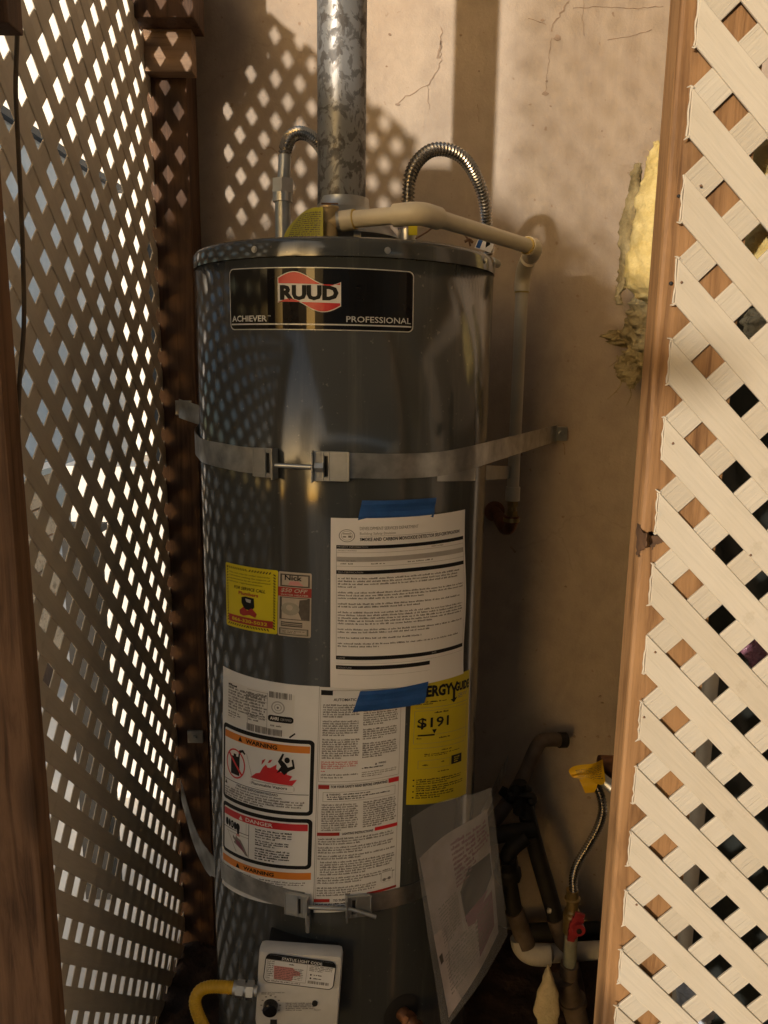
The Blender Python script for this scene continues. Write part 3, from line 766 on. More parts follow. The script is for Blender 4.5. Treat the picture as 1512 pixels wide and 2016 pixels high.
# ------------------------------------------------------------------ outside, left of the lattice
t = thing('neighbour_house', 'blue-grey rendered house wall seen through the left lattice holes', 'building')
mkbox('wall', (-3.3, 4.6, 0.30), (-3.0, 9.0, 3.28), M['stucco'], t)
mkbox('roof_edge', (-3.4, 4.5, 3.28), (-2.93, 9.1, 3.34), M['dark_trim'], t)
mkbox('plinth', (-3.3, 4.6, 0), (-2.97, 9.0, 0.298), M['stucco_white'], t)
mkbox('siding_line', (-3.0, 4.6, 1.655), (-2.985, 9.0, 1.685), M['dark_trim'], t)
t = thing('sky_backdrop', 'tall white sunlit backdrop added far behind, standing in for bright sky in the upper left lattice holes', 'building')  # added bright surface, in place of sky behind the upper holes
mkbox('wall', (-9.0, 12.0, 0), (3.0, 12.3, 9.5), M['stucco_bright'], t)
mkbox('roof_edge', (-9.2, 11.8, 9.5), (3.2, 12.4, 9.7), M['stucco_white'], t)
t = thing('board_fence', 'dark board fence at the far end of the yard, beyond the left lattice', 'fence')
fb = simple('weathered_dark_board', (0.09, 0.085, 0.08), 0.85)
for i in range(12):
    mkbox('board', (-2.40+i*0.14, 8.0, 0.05), (-2.40+i*0.14+0.13, 8.018, 2.75+random.uniform(-0.01, 0.01)), fb, t)
mkbox('rail', (-2.42, 8.02, 2.4), (-0.6, 8.06, 2.5), M['post_red'], t)
t = thing('bright_filler_wall', 'low white wall added outside the lower left lattice to catch sun and brighten its holes', 'wall')  # added to catch the sun where bright ground would show
mkbox('wall_face', (-0.98, 2.36, 0), (-0.40, 2.46, 1.10), M['stucco_bright'], t)
mkbox('coping', (-1.0, 2.34, 1.101), (-0.38, 2.48, 1.13), M['stucco_bright'], t)
t = thing('planter_box', 'orange cedar board planter standing outside the left lattice', 'planter')
for i in range(6):
    mkbox('board', (-1.62, 2.95, 0.16+i*0.135), (-1.46, 3.35, 0.16+i*0.135+0.125), M['fence_orange'], t)
mkbox('rim', (-1.66, 2.9, 0.975), (-1.42, 3.4, 1.0), M['stucco_white'], t)
mkbox('foot', (-1.60, 3.0, 0.0), (-1.48, 3.3, 0.158), M['post_red'], t)
t = thing('bollard', 'short dark square post standing outside, close to the left lattice', 'post')
mkbox('shaft', (-0.80, 1.86, 0), (-0.725, 1.935, 1.02), M['iron'], t)
mkbox('cap', (-0.81, 1.85, 1.021), (-0.715, 1.945, 1.04), M['iron'], t)

# ------------------------------------------------------------------ outside, behind the viewer: unseen stair side and fence added to shade the closet
SY = -1.5; dYs = WALL_Y-SY
def shade(px, py):                             # where the sun ray that reaches this point of the back wall crosses Y = SY
    p = PY(px, py, WALL_Y); return Vector((p.x-0.62*dYs, SY, p.z+SUN_S*dYs))
L1 = shade(1260, 650); _a = shade(500, 0); L0 = _a.lerp(L1, 0.46)
sl_ = (L1.z-L0.z)/(L1.x-L0.x)
xe = L1.x+0.12
t = thing('stair_sun_blocker', 'unseen stair shape added behind the viewer, its sloping side casting the diagonal wall shadow', 'staircase')  # added blocker; its slope shades the wall below the diagonal
bm = bmesh.new()
pr = [(L0.x, 0), (xe, 0), (xe, L1.z+sl_*0.12), (L0.x, L0.z)]
f0 = [bm.verts.new((x, SY, z)) for x, z in pr]; f1 = [bm.verts.new((x, SY-0.05, z)) for x, z in pr]
bm.faces.new(f0); bm.faces.new(f1[::-1])
for i in range(4): bm.faces.new((f0[i], f0[(i+1) % 4], f1[(i+1) % 4], f1[i]))
fin(bm, 'side_board', M['post_left'], t)
nst = 5
for i in range(nst):
    x0 = L0.x+(xe-L0.x)*i/nst; x1 = L0.x+(xe-L0.x)*(i+1)/nst; z = L0.z+sl_*(x1-L0.x)-0.03
    mkbox('tread', (x0, SY-0.42, z-0.04), (x1, SY-0.051, z), M['post_left'], t)
t = thing('fence_sun_blocker', 'unseen board fence added behind the viewer to keep low sun off the side lattice', 'fence')  # added blocker; its height ends the sun spots lower down
zf = shade(480, 440).z
for i in range(6):
    mkbox('board', (L0.x-0.13*(i+1), SY-0.02, 0), (L0.x-0.13*(i+1)+0.1285, SY+0.0, zf), M['post_left'], t)
t = thing('fill_blocker_wall', 'unseen brown rendered wall added behind the viewer to cut light from the front', 'wall')  # added to keep front light out of the closet
mkbox('wall_face', (0.35, -2.7, 0), (3.4, -2.55, 2.30), M['brown_render'], t)
t = thing('bounce_wall', 'unseen pale beige wall added at the far right to bounce light on to the left lattice', 'wall')  # added reflector, turning sun back towards the side lattice
mkbox('wall_face', (1.75, -2.549, 0), (1.85, 0.84, 2.30), M['beige_render'], t)
t = thing('dim_backdrop', 'dark grey house front across the yard, behind the viewer', 'building')  # added dark backdrop for the tank to reflect instead of bright sky
mkbox('wall', (-4.2, -12.4, 0), (9.0, -12.0, 6.5), M['brown_render'], t)
mkbox('roof_edge', (-4.4, -12.6, 6.5), (9.2, -11.8, 6.8), M['dark_trim'], t)
t = thing('trellis', 'unseen open trellis added behind the viewer to cast soft spots on the plaster wall', 'trellis')  # added to break the sun into soft spots, upper right
lattice(t, Vector((0, -0.60, 0)), Vector((1, 0, 0)), Vector((0, 1, 0)), (-1.20, 0.0, -0.85, 2.66), (-1.0, 2.0), (M['vinyl'], M['vinyl_rib']), 0.004, True, swf=0.26)
t = thing('shade_roof', 'unseen flat roof above the water heater closet, extended and whitened to steer the light', 'roof')  # unseen; reach cuts sky light, white underside bounces some down
mkbox('roof_deck', (-0.75, -2.3, 2.95), (3.6, 2.1, 3.05), M['stucco_bright'], t)
t = thing('closet_partition', 'plain side wall closing the right end of the closet', 'wall')
mkbox('wall_face', (1.20, 0.86, 0.0), (1.28, WALL_Y-0.001, 2.94), M['wall'], t)

# ================================================================== WATER HEATER
Z_TOP = PC(675, 464).z; Z_SEAM = PC(675, 504, TR).z
wh = thing('water_heater', 'tall charcoal grey cylindrical gas water heater strapped to the plaster wall', 'water heater')
bm = bmesh.new(); lathe_z(bm, TX, TY, [(TR, 0.10), (TR, 0.4), (TR, 0.8), (TR, 1.2), (TR, Z_SEAM-0.001), (TR-0.004, Z_SEAM-0.0005)], 160)
fin(bm, 'tank_jacket', M['tank'], wh, True)
bm = bmesh.new(); RL = TR+0.0016
rr = lathe_z(bm, TX, TY, [(TR-0.003, Z_SEAM+0.0005), (RL, Z_SEAM), (RL, Z_TOP-0.008), (RL-0.0022, Z_TOP-0.003), (RL-0.008, Z_TOP), (RL-0.02, Z_TOP-0.001), (0.05, Z_TOP+0.002)], 160)
bm.faces.new(rr[-1]); fin(bm, 'top_lid', M['tank'], wh, True, 60)
bm = bmesh.new(); lathe_z(bm, TX, TY, [(TR-0.02, 0.012), (TR-0.02, 0.10), (TR, 0.101)], 96); fin(bm, 'base_ring', M['black_dull'], wh, True, 60)
def on_cyl(px, py, R=TR, off=0.0):
    p = PC(px, py, R); ph, z = cyl(p)
    n = Vector((math.sin(ph), -math.cos(ph), 0)); tng = Vector((math.cos(ph), math.sin(ph), 0))
    return Matrix.Translation(cp(ph, z, R+off)) @ Matrix((tng, n, Vector((0, 0, 1)))).transposed().to_4x4()   # x tangent, y outward, z up
for px, py in [(501, 491), (763, 493), (955, 513), (386, 520)]:
    bm = bmesh.new(); Mx = on_cyl(px, py, RL)
    for rr_, h0_, h1_ in ((0.0046, 0, 0.001), (0.0034, 0.001, 0.0026)):
        tube(bm, [Mx @ Vector((0, h0_, 0)), Mx @ Vector((0, h1_, 0))], rr_, 14)
    box(bm, (-0.0026, 0.0026, -0.0004), (0.0026, 0.0029, 0.0004), mtx=Mx); box(bm, (-0.0004, 0.0026, -0.0026), (0.0004, 0.0029, 0.0026), mtx=Mx)
    fin(bm, 'screw', M['steel'], wh, True, 40)

# --- badge
fn = cylmap((452, 530), (815, 535), (813, 655), (455, 650), 0.0006)
lb = grid_patch('brand_badge', fn, M['silver'], wh, 24, 1, ru=0.03, rv=0.09)
S = Sheet(fn, lb, 24)
S.rrect('black', 0.006, 0.016, 0.994, 0.984, 0.026, 0.078, 1)
S.rect('silver', 0.012, 0.895, 0.988, 0.918, 2)
S.text('silver', 'ACHIEVER', 0.017, 0.765, 0.245, 0.865, 2, off=0.02)
S.text('silver', 'PROFESSIONAL', 0.655, 0.765, 0.985, 0.862, 2, off=0.008)
S.text('silver', 'TM', 0.250, 0.765, 0.266, 0.787, 2)
def wave(x, amp): return amp*math.sin((x)*2*math.pi)
def flag(u0, u1, vt, vb, amp, n=24):
    top = [(u0+(u1-u0)*i/n, vt-amp*math.sin(2*math.pi*i/n*0.92)) for i in range(n+1)]
    bot = [(u0+(u1-u0)*i/n, vb-amp*math.sin(2*math.pi*i/n*0.92)) for i in range(n+1)]
    return top+bot[::-1]
uL, uR = 0.313, 0.625
def strip(col, top, bot, lay, n=24):
    P_ = [(uL+(uR-uL)*i/n, top(i/n)) for i in range(n+1)] + [(uL+(uR-uL)*i/n, bot(i/n)) for i in range(n, -1, -1)]
    S.poly(col, P_, lay)
wv = lambda x: 0.16-0.075*math.sin(x*math.pi*1.9+0.1)*(1-0.1*x)
ft = lambda x: 0.175-0.10*math.sin(x*math.pi*1.85)+0.02*x - (0.03*0)
fbm = lambda x: 0.60-0.0*x+0.10*math.sin((1-x)*math.pi*1.85)*1.0
S.poly('white_print', [(uL-0.004+(uR-uL+0.008)*i/24, (0.075+0.11*(1 if 0 else 0))*0+ft(i/24)-0.012) for i in range(25)] + [(uL-0.004+(uR-uL+0.008)*i/24, fbm(i/24)+0.012) for i in range(24, -1, -1)], 2)
strip('red', ft, lambda x: 0.255+0.02*x, 3)
strip('red', lambda x: 0.545+0.02*x, fbm, 3)
S.text('ink', 'RUUD', uL+0.008, 0.285, uR-0.008, 0.525, 3, off=0.055)
S.build('badge_print')

# --- yellow service sticker and coupon
fn = cylmap((445, 1106), (548, 1123), (546, 1249), (447, 1229), 0.0006)
lb = grid_patch('service_sticker', fn, M['yellow'], wh, 12, 2, ru=0.03, rv=0.03)
S = Sheet(fn, lb, 12)
for i in range(17):
    u = 0.05+i*0.05
    d = 0.025 if i < 9 else -0.025
    if u+0.022+d < 0.92: S.poly('ink', [(u, 0.075), (u+0.022, 0.075), (u+0.022-d, 0.04), (u-d, 0.04)], 1)
    S.poly('ink', [(u, 0.965), (u+0.022, 0.965), (u+0.022+d, 0.93), (u+d, 0.93)], 1)
for i in range(20):
    v = 0.06+i*0.044
    S.poly('ink', [(0.035, v), (0.065, v-0.02), (0.065, v), (0.035, v+0.02)], 1)
    S.poly('ink', [(0.93, v), (0.965, v+0.02), (0.965, v+0.04), (0.93, v+0.02)], 1)
for i, l in enumerate(('This unit may be under warranty.', 'Call before seeking the support of', 'maintenance by an unauthorized', 'service representative.')):
    S.text('ink', l, 0.09, 0.115+i*0.047, 0.88-0.04*(i == 3)*3, 0.148+i*0.047, 1)
S.text('ink', 'FOR SERVICE CALL', 0.20, 0.325, 0.80, 0.375, 1, off=0.02, shear=0.2)
S.text('dark_red', 'Plumbers', 0.30, 0.40, 0.68, 0.455, 1, off=0.03)
S.poly('ink', [(0.36, 0.49), (0.44, 0.47), (0.60, 0.48), (0.61, 0.62), (0.55, 0.68), (0.42, 0.67), (0.36, 0.58)], 1)
S.poly('pale_ink', [(0.44, 0.50), (0.55, 0.51), (0.54, 0.56), (0.46, 0.55)], 2)
S.poly('dark_red', [(0.32, 0.70), (0.40, 0.64), (0.48, 0.69), (0.56, 0.64), (0.66, 0.72), (0.63, 0.78), (0.52, 0.75), (0.40, 0.78), (0.33, 0.76)], 2)
S.rect('dark_red', 0.07, 0.80, 0.93, 0.915, 1)
S.text('yellow', '866-330-5032', 0.15, 0.83, 0.84, 0.885, 2, off=0.02)
S.build()
fn = cylmap((549, 1124), (614, 1129), (612, 1256), (547, 1250), 0.0006)
lb = grid_patch('coupon', fn, M['bill_pale'], wh, 8, 2, ru=0.05, rv=0.025)
S = Sheet(fn, lb, 8)
S.frame('bill_dark', 0.06, 0.03, 0.95, 0.225, 0.05, 0.02, 1)
S.text('ink', 'Nick', 0.20, 0.045, 0.72, 0.125, 2, off=0.02)
S.poly('pink', [(0.3, 0.20), (0.36, 0.14), (0.60, 0.13), (0.78, 0.20)], 1)
S.rect('dark_red', 0.0, 0.235, 1.0, 0.375, 1)
S.text('bill_pale', '$50 OFF', 0.08, 0.25, 0.90, 0.32, 2, off=0.02, shear=0.25)
S.text('bill_pale', 'WATER HEATER', 0.08, 0.335, 0.92, 0.362, 2, off=0.02)
S.frame('bill_dark', 0.05, 0.385, 0.96, 0.735, 0.07, 0.012, 1)
S.disc('bill', 0.38, 0.565, 0.28, 0.10, 2); S.disc('bill_pale', 0.36, 0.545, 0.10, 0.045, 3)
S.poly('bill_dark', [(0.66, 0.42), (0.92, 0.40), (0.92, 0.72), (0.72, 0.72), (0.62, 0.60)], 2)
S.rect('bill_dark', 0.10, 0.77, 0.75, 0.845, 1); S.rect('bill_pale', 0.12, 0.79, 0.74, 0.80, 2); S.rect('bill_pale', 0.12, 0.815, 0.74, 0.822, 2)
S.rect('bill', 0.05, 0.87, 0.93, 0.975, 1); S.rect('bill_pale', 0.12, 0.895, 0.86, 0.95, 2); S.frame('bill_dark', 0.05, 0.87, 0.93, 0.975, 0.03, 0.01, 2)
S.para('bill_dark', 0.15, 0.90, 0.84, 0.945, 2, 0.03, lay=3)
S.build()

# --- white warning label, left half
fn = cylmap((440, 1311), (629, 1351), (617, 1782), (438, 1738), 0.0006)
lb = grid_patch('warning_label', fn, M['label'], wh, 14, 2)
S = Sheet(fn, lb, 14)
S.rect('white_print', 0.085, 0.045, 0.80, 0.225, 1)
S.para('ink', 0.10, 0.052, 0.33, 0.068, 1, 0.02, lay=2)
S.para('grey_ink', 0.10, 0.066, 0.55, 0.165, 8, 0.018, last=0.8, lay=2, hgt=0.62)
S.para('grey_ink', 0.33, 0.060, 0.54, 0.10, 3, 0.018, lay=2, hgt=0.6)
S.para('grey_ink', 0.10, 0.170, 0.26, 0.20, 3, 0.016, lay=2); S.para('grey_ink', 0.36, 0.15, 0.54, 0.185, 3, 0.016, lay=2)
for v in (0.052, 0.074, 0.092, 0.120, 0.162, 0.198): S.rect('line_ink', 0.34, v, 0.555, v+0.0018, 2)
S.rect('line_ink', 0.553, 0.05, 0.557, 0.215, 2); S.rect('line_ink', 0.35, 0.15, 0.354, 0.20, 2)
def barcode(u0, v0, u1, v1, n):
    for i in range(n):
        u = u0+(u1-u0)*i/n
        if random.random() < 0.85: S.rect('grey_ink', u, v0, u+(u1-u0)/n*random.choice((0.45, 0.7, 0.85)), v1, 2)
barcode(0.57, 0.040, 0.78, 0.066, 16); barcode(0.345, 0.200, 0.70, 0.228, 30)
S.ring('pale_ink', 0.655, 0.105, 0.062, 0.027, 0.18, 2); S.ring('pale_ink', 0.655, 0.105, 0.035, 0.015, 0.2, 2); S.disc('grey_ink', 0.655, 0.105, 0.010, 0.005, 3)
S.rrect('ink', 0.565, 0.140, 0.795, 0.168, 0.03, 0.010, 2); S.text('white_print', 'AHRI', 0.585, 0.146, 0.665, 0.160, 3, off=0.03); S.text('pale_ink', 'CERTIFIED', 0.68, 0.149, 0.78, 0.159, 3)
S.para('grey_ink', 0.59, 0.178, 0.77, 0.192, 1, 0.015, lay=2)
S.poly('ink', [(0.76, 0.226), (0.81, 0.206), (0.815, 0.212), (0.77, 0.231)], 2)
# warning box
S.rframe('ink', 'label', 0.025, 0.235, 0.975, 0.575, 0.045, 0.02, 0.030, 0.017, 1)
S.rect('orange', 0.06, 0.262, 0.94, 0.293, 3)
S.text('ink', 'WARNING', 0.34, 0.268, 0.66, 0.287, 4, off=0.03)
def tri(cu, cv, w, h, col='ink', lay=4): S.poly(col, [(cu-w, cv+h), (cu+w, cv+h), (cu, cv-h)], lay)
tri(0.275, 0.277, 0.026, 0.011)
S.poly('ink', [(0.155, 0.365), (0.27, 0.36), (0.27, 0.445), (0.155, 0.445)], 3); S.rect('ink', 0.19, 0.352, 0.225, 0.366, 3)
S.poly('ink', [(0.25, 0.365), (0.262, 0.33), (0.31, 0.322), (0.34, 0.336), (0.33, 0.342), (0.30, 0.334), (0.275, 0.342), (0.268, 0.368)], 3)
S.ring('red', 0.215, 0.395, 0.125, 0.066, 0.10, 4)
S.poly('red', [(0.115, 0.355), (0.13, 0.348), (0.315, 0.435), (0.30, 0.443)], 4)
for k in range(8):
    a, b = (0.35+0.018*k*0.5, 0.336+0.013*k), (0.357+0.018*(k+1)*0.5, 0.336+0.013*(k+1))
    S.poly('line_ink', [a, (a[0]+0.004, a[1]), (b[0]+0.002, b[1]), (b[0]-0.002, b[1])], 3)
fl_ = [(0.40, 0.432), (0.46, 0.408), (0.50, 0.402), (0.53, 0.375), (0.56, 0.36), (0.575, 0.372), (0.60, 0.372), (0.66, 0.352), (0.655, 0.372), (0.70, 0.385), (0.76, 0.372), (0.75, 0.392), (0.80, 0.398), (0.775, 0.418), (0.84, 0.412), (0.80, 0.44)]
S.poly('red', fl_, 3); S.poly('red', [(0.515, 0.365), (0.52, 0.345), (0.555, 0.335), (0.54, 0.35)], 3); S.poly('red', [(0.575, 0.352), (0.59, 0.338), (0.62, 0.333), (0.60, 0.348)], 3)
S.poly('ink', [(0.67, 0.338), (0.71, 0.300), (0.725, 0.302), (0.705, 0.33), (0.74, 0.345), (0.76, 0.36), (0.80, 0.352), (0.79, 0.325), (0.805, 0.322), (0.82, 0.362), (0.77, 0.376), (0.73, 0.395), (0.70, 0.38), (0.66, 0.39), (0.70, 0.358)], 4)
S.disc('ink', 0.752, 0.328, 0.024, 0.013, 4)
S.rframe('line_ink', 'label', 0.40, 0.441, 0.82, 0.471, 0.02, 0.012, 0.004, 0.0015, 3)
S.text('ink', 'Flammable Vapors', 0.42, 0.447, 0.76, 0.463, 5, off=0.015)
S.rect('ink', 0.06, 0.478, 0.94, 0.4805, 3)
tri(0.085, 0.492, 0.018, 0.009)
S.text('ink', 'FIRE AND EXPLOSION HAZARD', 0.24, 0.484, 0.68, 0.494, 4, off=0.015)
S.text('ink', 'Can result in serious injury or death.', 0.22, 0.498, 0.72, 0.508, 4, off=0.015)
S.para('grey_ink', 0.07, 0.510, 0.92, 0.555, 4, 0.014, lay=4, hgt=0.6)
# danger box
S.rframe('ink', 'label', 0.025, 0.590, 0.975, 0.825, 0.045, 0.02, 0.030, 0.017, 1)
S.rect('red', 0.06, 0.614, 0.94, 0.645, 3)
S.text('white_print', 'DANGER', 0.36, 0.621, 0.64, 0.638, 4, off=0.015); tri(0.30, 0.630, 0.024, 0.010, 'white_print')
S.rect('ink', 0.395, 0.648, 0.400, 0.805, 3); S.rect('line_ink', 0.365, 0.648, 0.368, 0.705, 3); S.rect('ink', 0.06, 0.700, 0.395, 0.7025, 3)
S.rect('line_ink', 0.10, 0.714, 0.395, 0.716, 3)
for cu, w in ((0.105, 0.022), (0.145, 0.015), (0.185, 0.022), (0.225, 0.018), (0.262, 0.026)): S.disc('ink', cu, 0.672+cu*0.03, w, 0.018, 3)
S.ring('white_print', 0.185, 0.677, 0.012, 0.008, 0.4, 4)
S.poly('ink', [(0.25, 0.685), (0.285, 0.685), (0.28, 0.712), (0.255, 0.712)], 3); S.poly('pink', [(0.245, 0.712), (0.285, 0.712), (0.29, 0.722), (0.24, 0.722)], 3)
S.poly('grey_ink', [(0.20, 0.725), (0.23, 0.735), (0.24, 0.722), (0.262, 0.730), (0.30, 0.735), (0.35, 0.765), (0.395, 0.80), (0.37, 0.80), (0.32, 0.78), (0.25, 0.765), (0.21, 0.758), (0.225, 0.748), (0.195, 0.737)], 3)
S.poly('magenta', [(0.24, 0.740), (0.29, 0.745), (0.36, 0.785), (0.33, 0.782), (0.25, 0.758)], 4)
S.poly('line_ink', [(0.12, 0.718), (0.126, 0.718), (0.25, 0.798), (0.243, 0.798)], 3)
S.para('ink', 0.47, 0.655, 0.82, 0.700, 4, 0.014, lay=4); S.para('ink', 0.47, 0.705, 0.80, 0.735, 3, 0.014, lay=4); S.para('ink', 0.47, 0.742, 0.80, 0.80, 5, 0.014, lay=4)
S.rect('orange', 0.025, 0.842, 0.975, 0.875, 1)
S.text('ink', 'WARNING', 0.34, 0.850, 0.66, 0.868, 2, off=0.03); tri(0.27, 0.859, 0.026, 0.011)
S.para('grey_ink', 0.05, 0.885, 0.45, 0.915, 3, 0.014, lay=2); S.para('grey_ink', 0.52, 0.885, 0.93, 0.915, 3, 0.014, lay=2)
S.build()

# --- white instruction label, right half
fn = cylmap((629.5, 1352), (800, 1343), (786, 1768), (617.5, 1796), 0.0006)
lb = grid_patch('instruction_label', fn, M['label'], wh, 14, 2)
S = Sheet(fn, lb, 14)
S.rect('ink', 0.02, 0.012, 0.15, 0.033, 1); S.frame('line_ink', 0.015, 0.012, 0.94, 0.405, 0.004, 0.0016, 1)
S.text('ink', 'AUTOMATIC STORAGE', 0.16, 0.045, 0.62, 0.057, 1, off=0.015)
y = 0.070
for n in (6, 7, 9):
    S.para('grey_ink', 0.045, y, 0.46, y+n*0.0098, n, 0.011, lay=1, hgt=0.62); y += n*0.0098+0.010
S.para('pink', 0.04, 0.315, 0.46, 0.350, 4, 0.011, lay=1, hgt=0.7); S.para('red', 0.04, 0.355, 0.13, 0.362, 1, 0.011); S.para('grey_ink', 0.04, 0.368, 0.46, 0.392, 2, 0.011)
y = 0.088
for n in (8, 5, 7):
    S.para('grey_ink', 0.50, y, 0.91, y+n*0.0098, n, 0.011, lay=1, hgt=0.62); y += n*0.0098+0.012
tri(0.66, 0.337, 0.012, 0.005, lay=1); S.text('ink', 'WARNING:', 0.69, 0.332, 0.78, 0.340, 1, off=0.02)
S.para('ink', 0.50, 0.346, 0.93, 0.356, 1, 0.011); S.para('line_ink', 0.50, 0.365, 0.91, 0.392, 3, 0.009)
S.frame('line_ink', 0.015, 0.415, 0.94, 0.985, 0.004, 0.0014, 1)
S.rect('dark_red', 0.015, 0.418, 0.14, 0.436, 2); S.rect('red', 0.815, 0.414, 0.94, 0.435, 2)
S.text('ink', 'FOR YOUR SAFETY READ BEFORE OPERATING', 0.16, 0.420, 0.80, 0.432, 2, off=0.02)
S.frame('line_ink', 0.07, 0.450, 0.90, 0.492, 0.004, 0.0014, 1); tri(0.12, 0.461, 0.010, 0.005, lay=1); S.text('ink', 'WARNING:', 0.14, 0.456, 0.27, 0.465, 1, off=0.02)
S.para('ink', 0.30, 0.456, 0.86, 0.465, 1, 0.011); S.para('ink', 0.12, 0.467, 0.86, 0.486, 2, 0.011)
S.para('grey_ink', 0.06, 0.502, 0.47, 0.625, 12, 0.011, hgt=0.62); S.para('grey_ink', 0.53, 0.500, 0.92, 0.620, 12, 0.011, hgt=0.62)
S.rect('dark_red', 0.015, 0.630, 0.27, 0.645, 2); S.rect('red', 0.67, 0.626, 0.94, 0.642, 2)
S.text('ink', 'LIGHTING INSTRUCTIONS', 0.30, 0.632, 0.65, 0.643, 2, off=0.02)
y = 0.655
for n in (3, 3, 2, 6, 3):
    S.para('grey_ink', 0.03+0.03*(n == 6), y, 0.92, y+n*0.0112, n, 0.011, hgt=0.6); y += n*0.0112+0.0055
S.para('grey_ink', 0.03, 0.880, 0.72, 0.925, 4, 0.011, hgt=0.6)
S.rframe('line_ink', 'label', 0.76, 0.845, 0.90, 0.895, 0.03, 0.012, 0.006, 0.002, 1); S.disc('grey_ink', 0.80, 0.882, 0.022, 0.007, 3); S.disc('grey_ink', 0.86, 0.880, 0.020, 0.007, 3); S.rect('grey_ink', 0.80, 0.879, 0.86, 0.882, 3)
S.rect('dark_red', 0.0, 0.935, 0.18, 0.950, 2); S.rect('dark_red', 0.60, 0.925, 0.95, 0.936, 2); S.text('ink', 'TO TURN OFF GAS', 0.22, 0.938, 0.52, 0.949, 2, off=0.02)
S.para('ink', 0.02, 0.955, 0.9, 0.985, 3, 0.011)
S.build()

# --- yellow energy label
fn = cylmap((811, 1337), (924, 1318), (917, 1562), (799, 1584), 0.0006)
lb = grid_patch('energy_label', fn, M['yellow2'], wh, 12, 2)
S = Sheet(fn, lb, 12)
S.text('ink', 'ENERGY', -0.02, 0.055, 0.60, 0.145, 1, off=0.05)
S.text('ink', 'GUIDE', 0.66, 0.065, 0.98, 0.135, 1, off=0.05)
S.poly('ink', [(0.57, 0.05), (0.63, 0.10), (0.68, 0.05), (0.70, 0.06), (0.655, 0.12), (0.655, 0.18), (0.70, 0.175), (0.635, 0.215), (0.57, 0.185), (0.61, 0.185), (0.61, 0.12), (0.555, 0.06)], 2)
S.para('ink', 0.07, 0.175, 0.50, 0.205, 2, 0.02); S.para('grey_ink', 0.72, 0.15, 0.92, 0.19, 3, 0.016)
S.rect('grey_ink', 0.06, 0.225, 0.95, 0.2275, 1)
S.para('ink', 0.32, 0.26, 0.72, 0.28, 1, 0.02); S.frame('grey_ink', 0.05, 0.25, 0.93, 0.51, 0.004, 0.0016, 1)
S.text('ink', '$191', 0.09, 0.305, 0.55, 0.395, 2, off=0.02)
S.rect('grey_ink', 0.09, 0.44, 0.92, 0.442, 1); S.rect('ink', 0.10, 0.437, 0.33, 0.449, 2); S.poly('ink', [(0.29, 0.40), (0.36, 0.40), (0.325, 0.435)], 2)
S.para('ink', 0.09, 0.46, 0.20, 0.475, 1, 0.018); S.para('ink', 0.40, 0.465, 0.72, 0.48, 1, 0.018)
S.rect('grey_ink', 0.05, 0.545, 0.9, 0.547, 1)
S.para('ink', 0.45, 0.565, 0.75, 0.58, 1, 0.018); S.para('ink', 0.20, 0.59, 0.78, 0.615, 2, 0.018)
S.rect('ink', 0.62, 0.635, 0.83, 0.705, 2); S.para('yellow2', 0.67, 0.645, 0.78, 0.695, 3, 0.018, lay=3)
S.frame('grey_ink', 0.12, 0.645, 0.60, 0.71, 0.004, 0.0016, 1); S.para('ink', 0.18, 0.675, 0.32, 0.69, 1, 0.018); S.para('ink', 0.45, 0.66, 0.52, 0.675, 1, 0.018)
S.para('ink', 0.40, 0.735, 0.70, 0.75, 1, 0.018)
for i in range(4): S.disc('ink', 0.075, 0.80+i*0.047, 0.012, 0.006, 1)
S.para('ink', 0.11, 0.79, 0.86, 0.84, 3, 0.016); S.para('ink', 0.11, 0.845, 0.88, 0.895, 3, 0.016); S.para('ink', 0.11, 0.90, 0.70, 0.955, 3, 0.016)
S.build()

# --- certificate sheet taped on
fn0 = cylmap((652, 1018), (910, 1002), (906, 1324), (651, 1350), 0.0026, 0.0003)
def fn(u, v, lay=0):
    p = fn0(u, v, lay); n = Vector((p.x-TX, p.y-TY, 0)).normalized()
    return p + n*(0.0026+0.0022*math.sin(u*7.5+v*2)*math.sin(v*math.pi) + 0.004*max(0, u-0.8)*5*v*0.5 + 0.0014*math.sin(v*9+u*3))
ct = thing('certificate_sheet', 'white printed safety form taped to the water heater with blue tape', 'paper form')
pg = grid_patch('page', fn, M['paper'], ct, 24, 24)
S = Sheet(fn, pg, 24, 24)
S.ring('grey_ink', 0.100, 0.098, 0.050, 0.036, 0.10, 1); S.ring('line_ink', 0.100, 0.098, 0.036, 0.026, 0.08, 1); S.rect('grey_ink', 0.075, 0.085, 0.125, 0.09, 1)
S.rect('grey_ink', 0.075, 0.10, 0.095, 0.108, 1); S.rect('grey_ink', 0.108, 0.097, 0.128, 0.108, 1)
S.text('grey_ink', 'DEVELOPMENT SERVICES DEPARTMENT', 0.18, 0.048, 0.57, 0.066, 1)
S.text('grey_ink', 'Building Safety Division', 0.18, 0.078, 0.41, 0.096, 1)
S.rect('line_ink', 0.18, 0.099, 0.72, 0.1005, 1)
S.text('ink', 'SMOKE AND CARBON MONOXIDE DETECTOR SELF-CERTIFICATION', 0.18, 0.108, 0.935, 0.128, 1, off=0.02)
S.rect('ink', 0.035, 0.152, 0.98, 0.172, 1); S.text('pale_ink', 'PROJECT INFORMATION', 0.042, 0.157, 0.23, 0.167, 2, off=0.01)
S.rect('line_ink', 0.035, 0.193, 0.98, 0.1945, 1); S.text('grey_ink', 'PROJECT ADDRESS', 0.045, 0.179, 0.16, 0.187, 1); S.text('grey_ink', 'PERMIT NUMBER', 0.68, 0.178, 0.78, 0.186, 1)
S.rect('pale_ink', 0.035, 0.218, 0.98, 0.246, 1); S.para('grey_ink', 0.045, 0.235, 0.24, 0.246, 1, 0.010, lay=2)
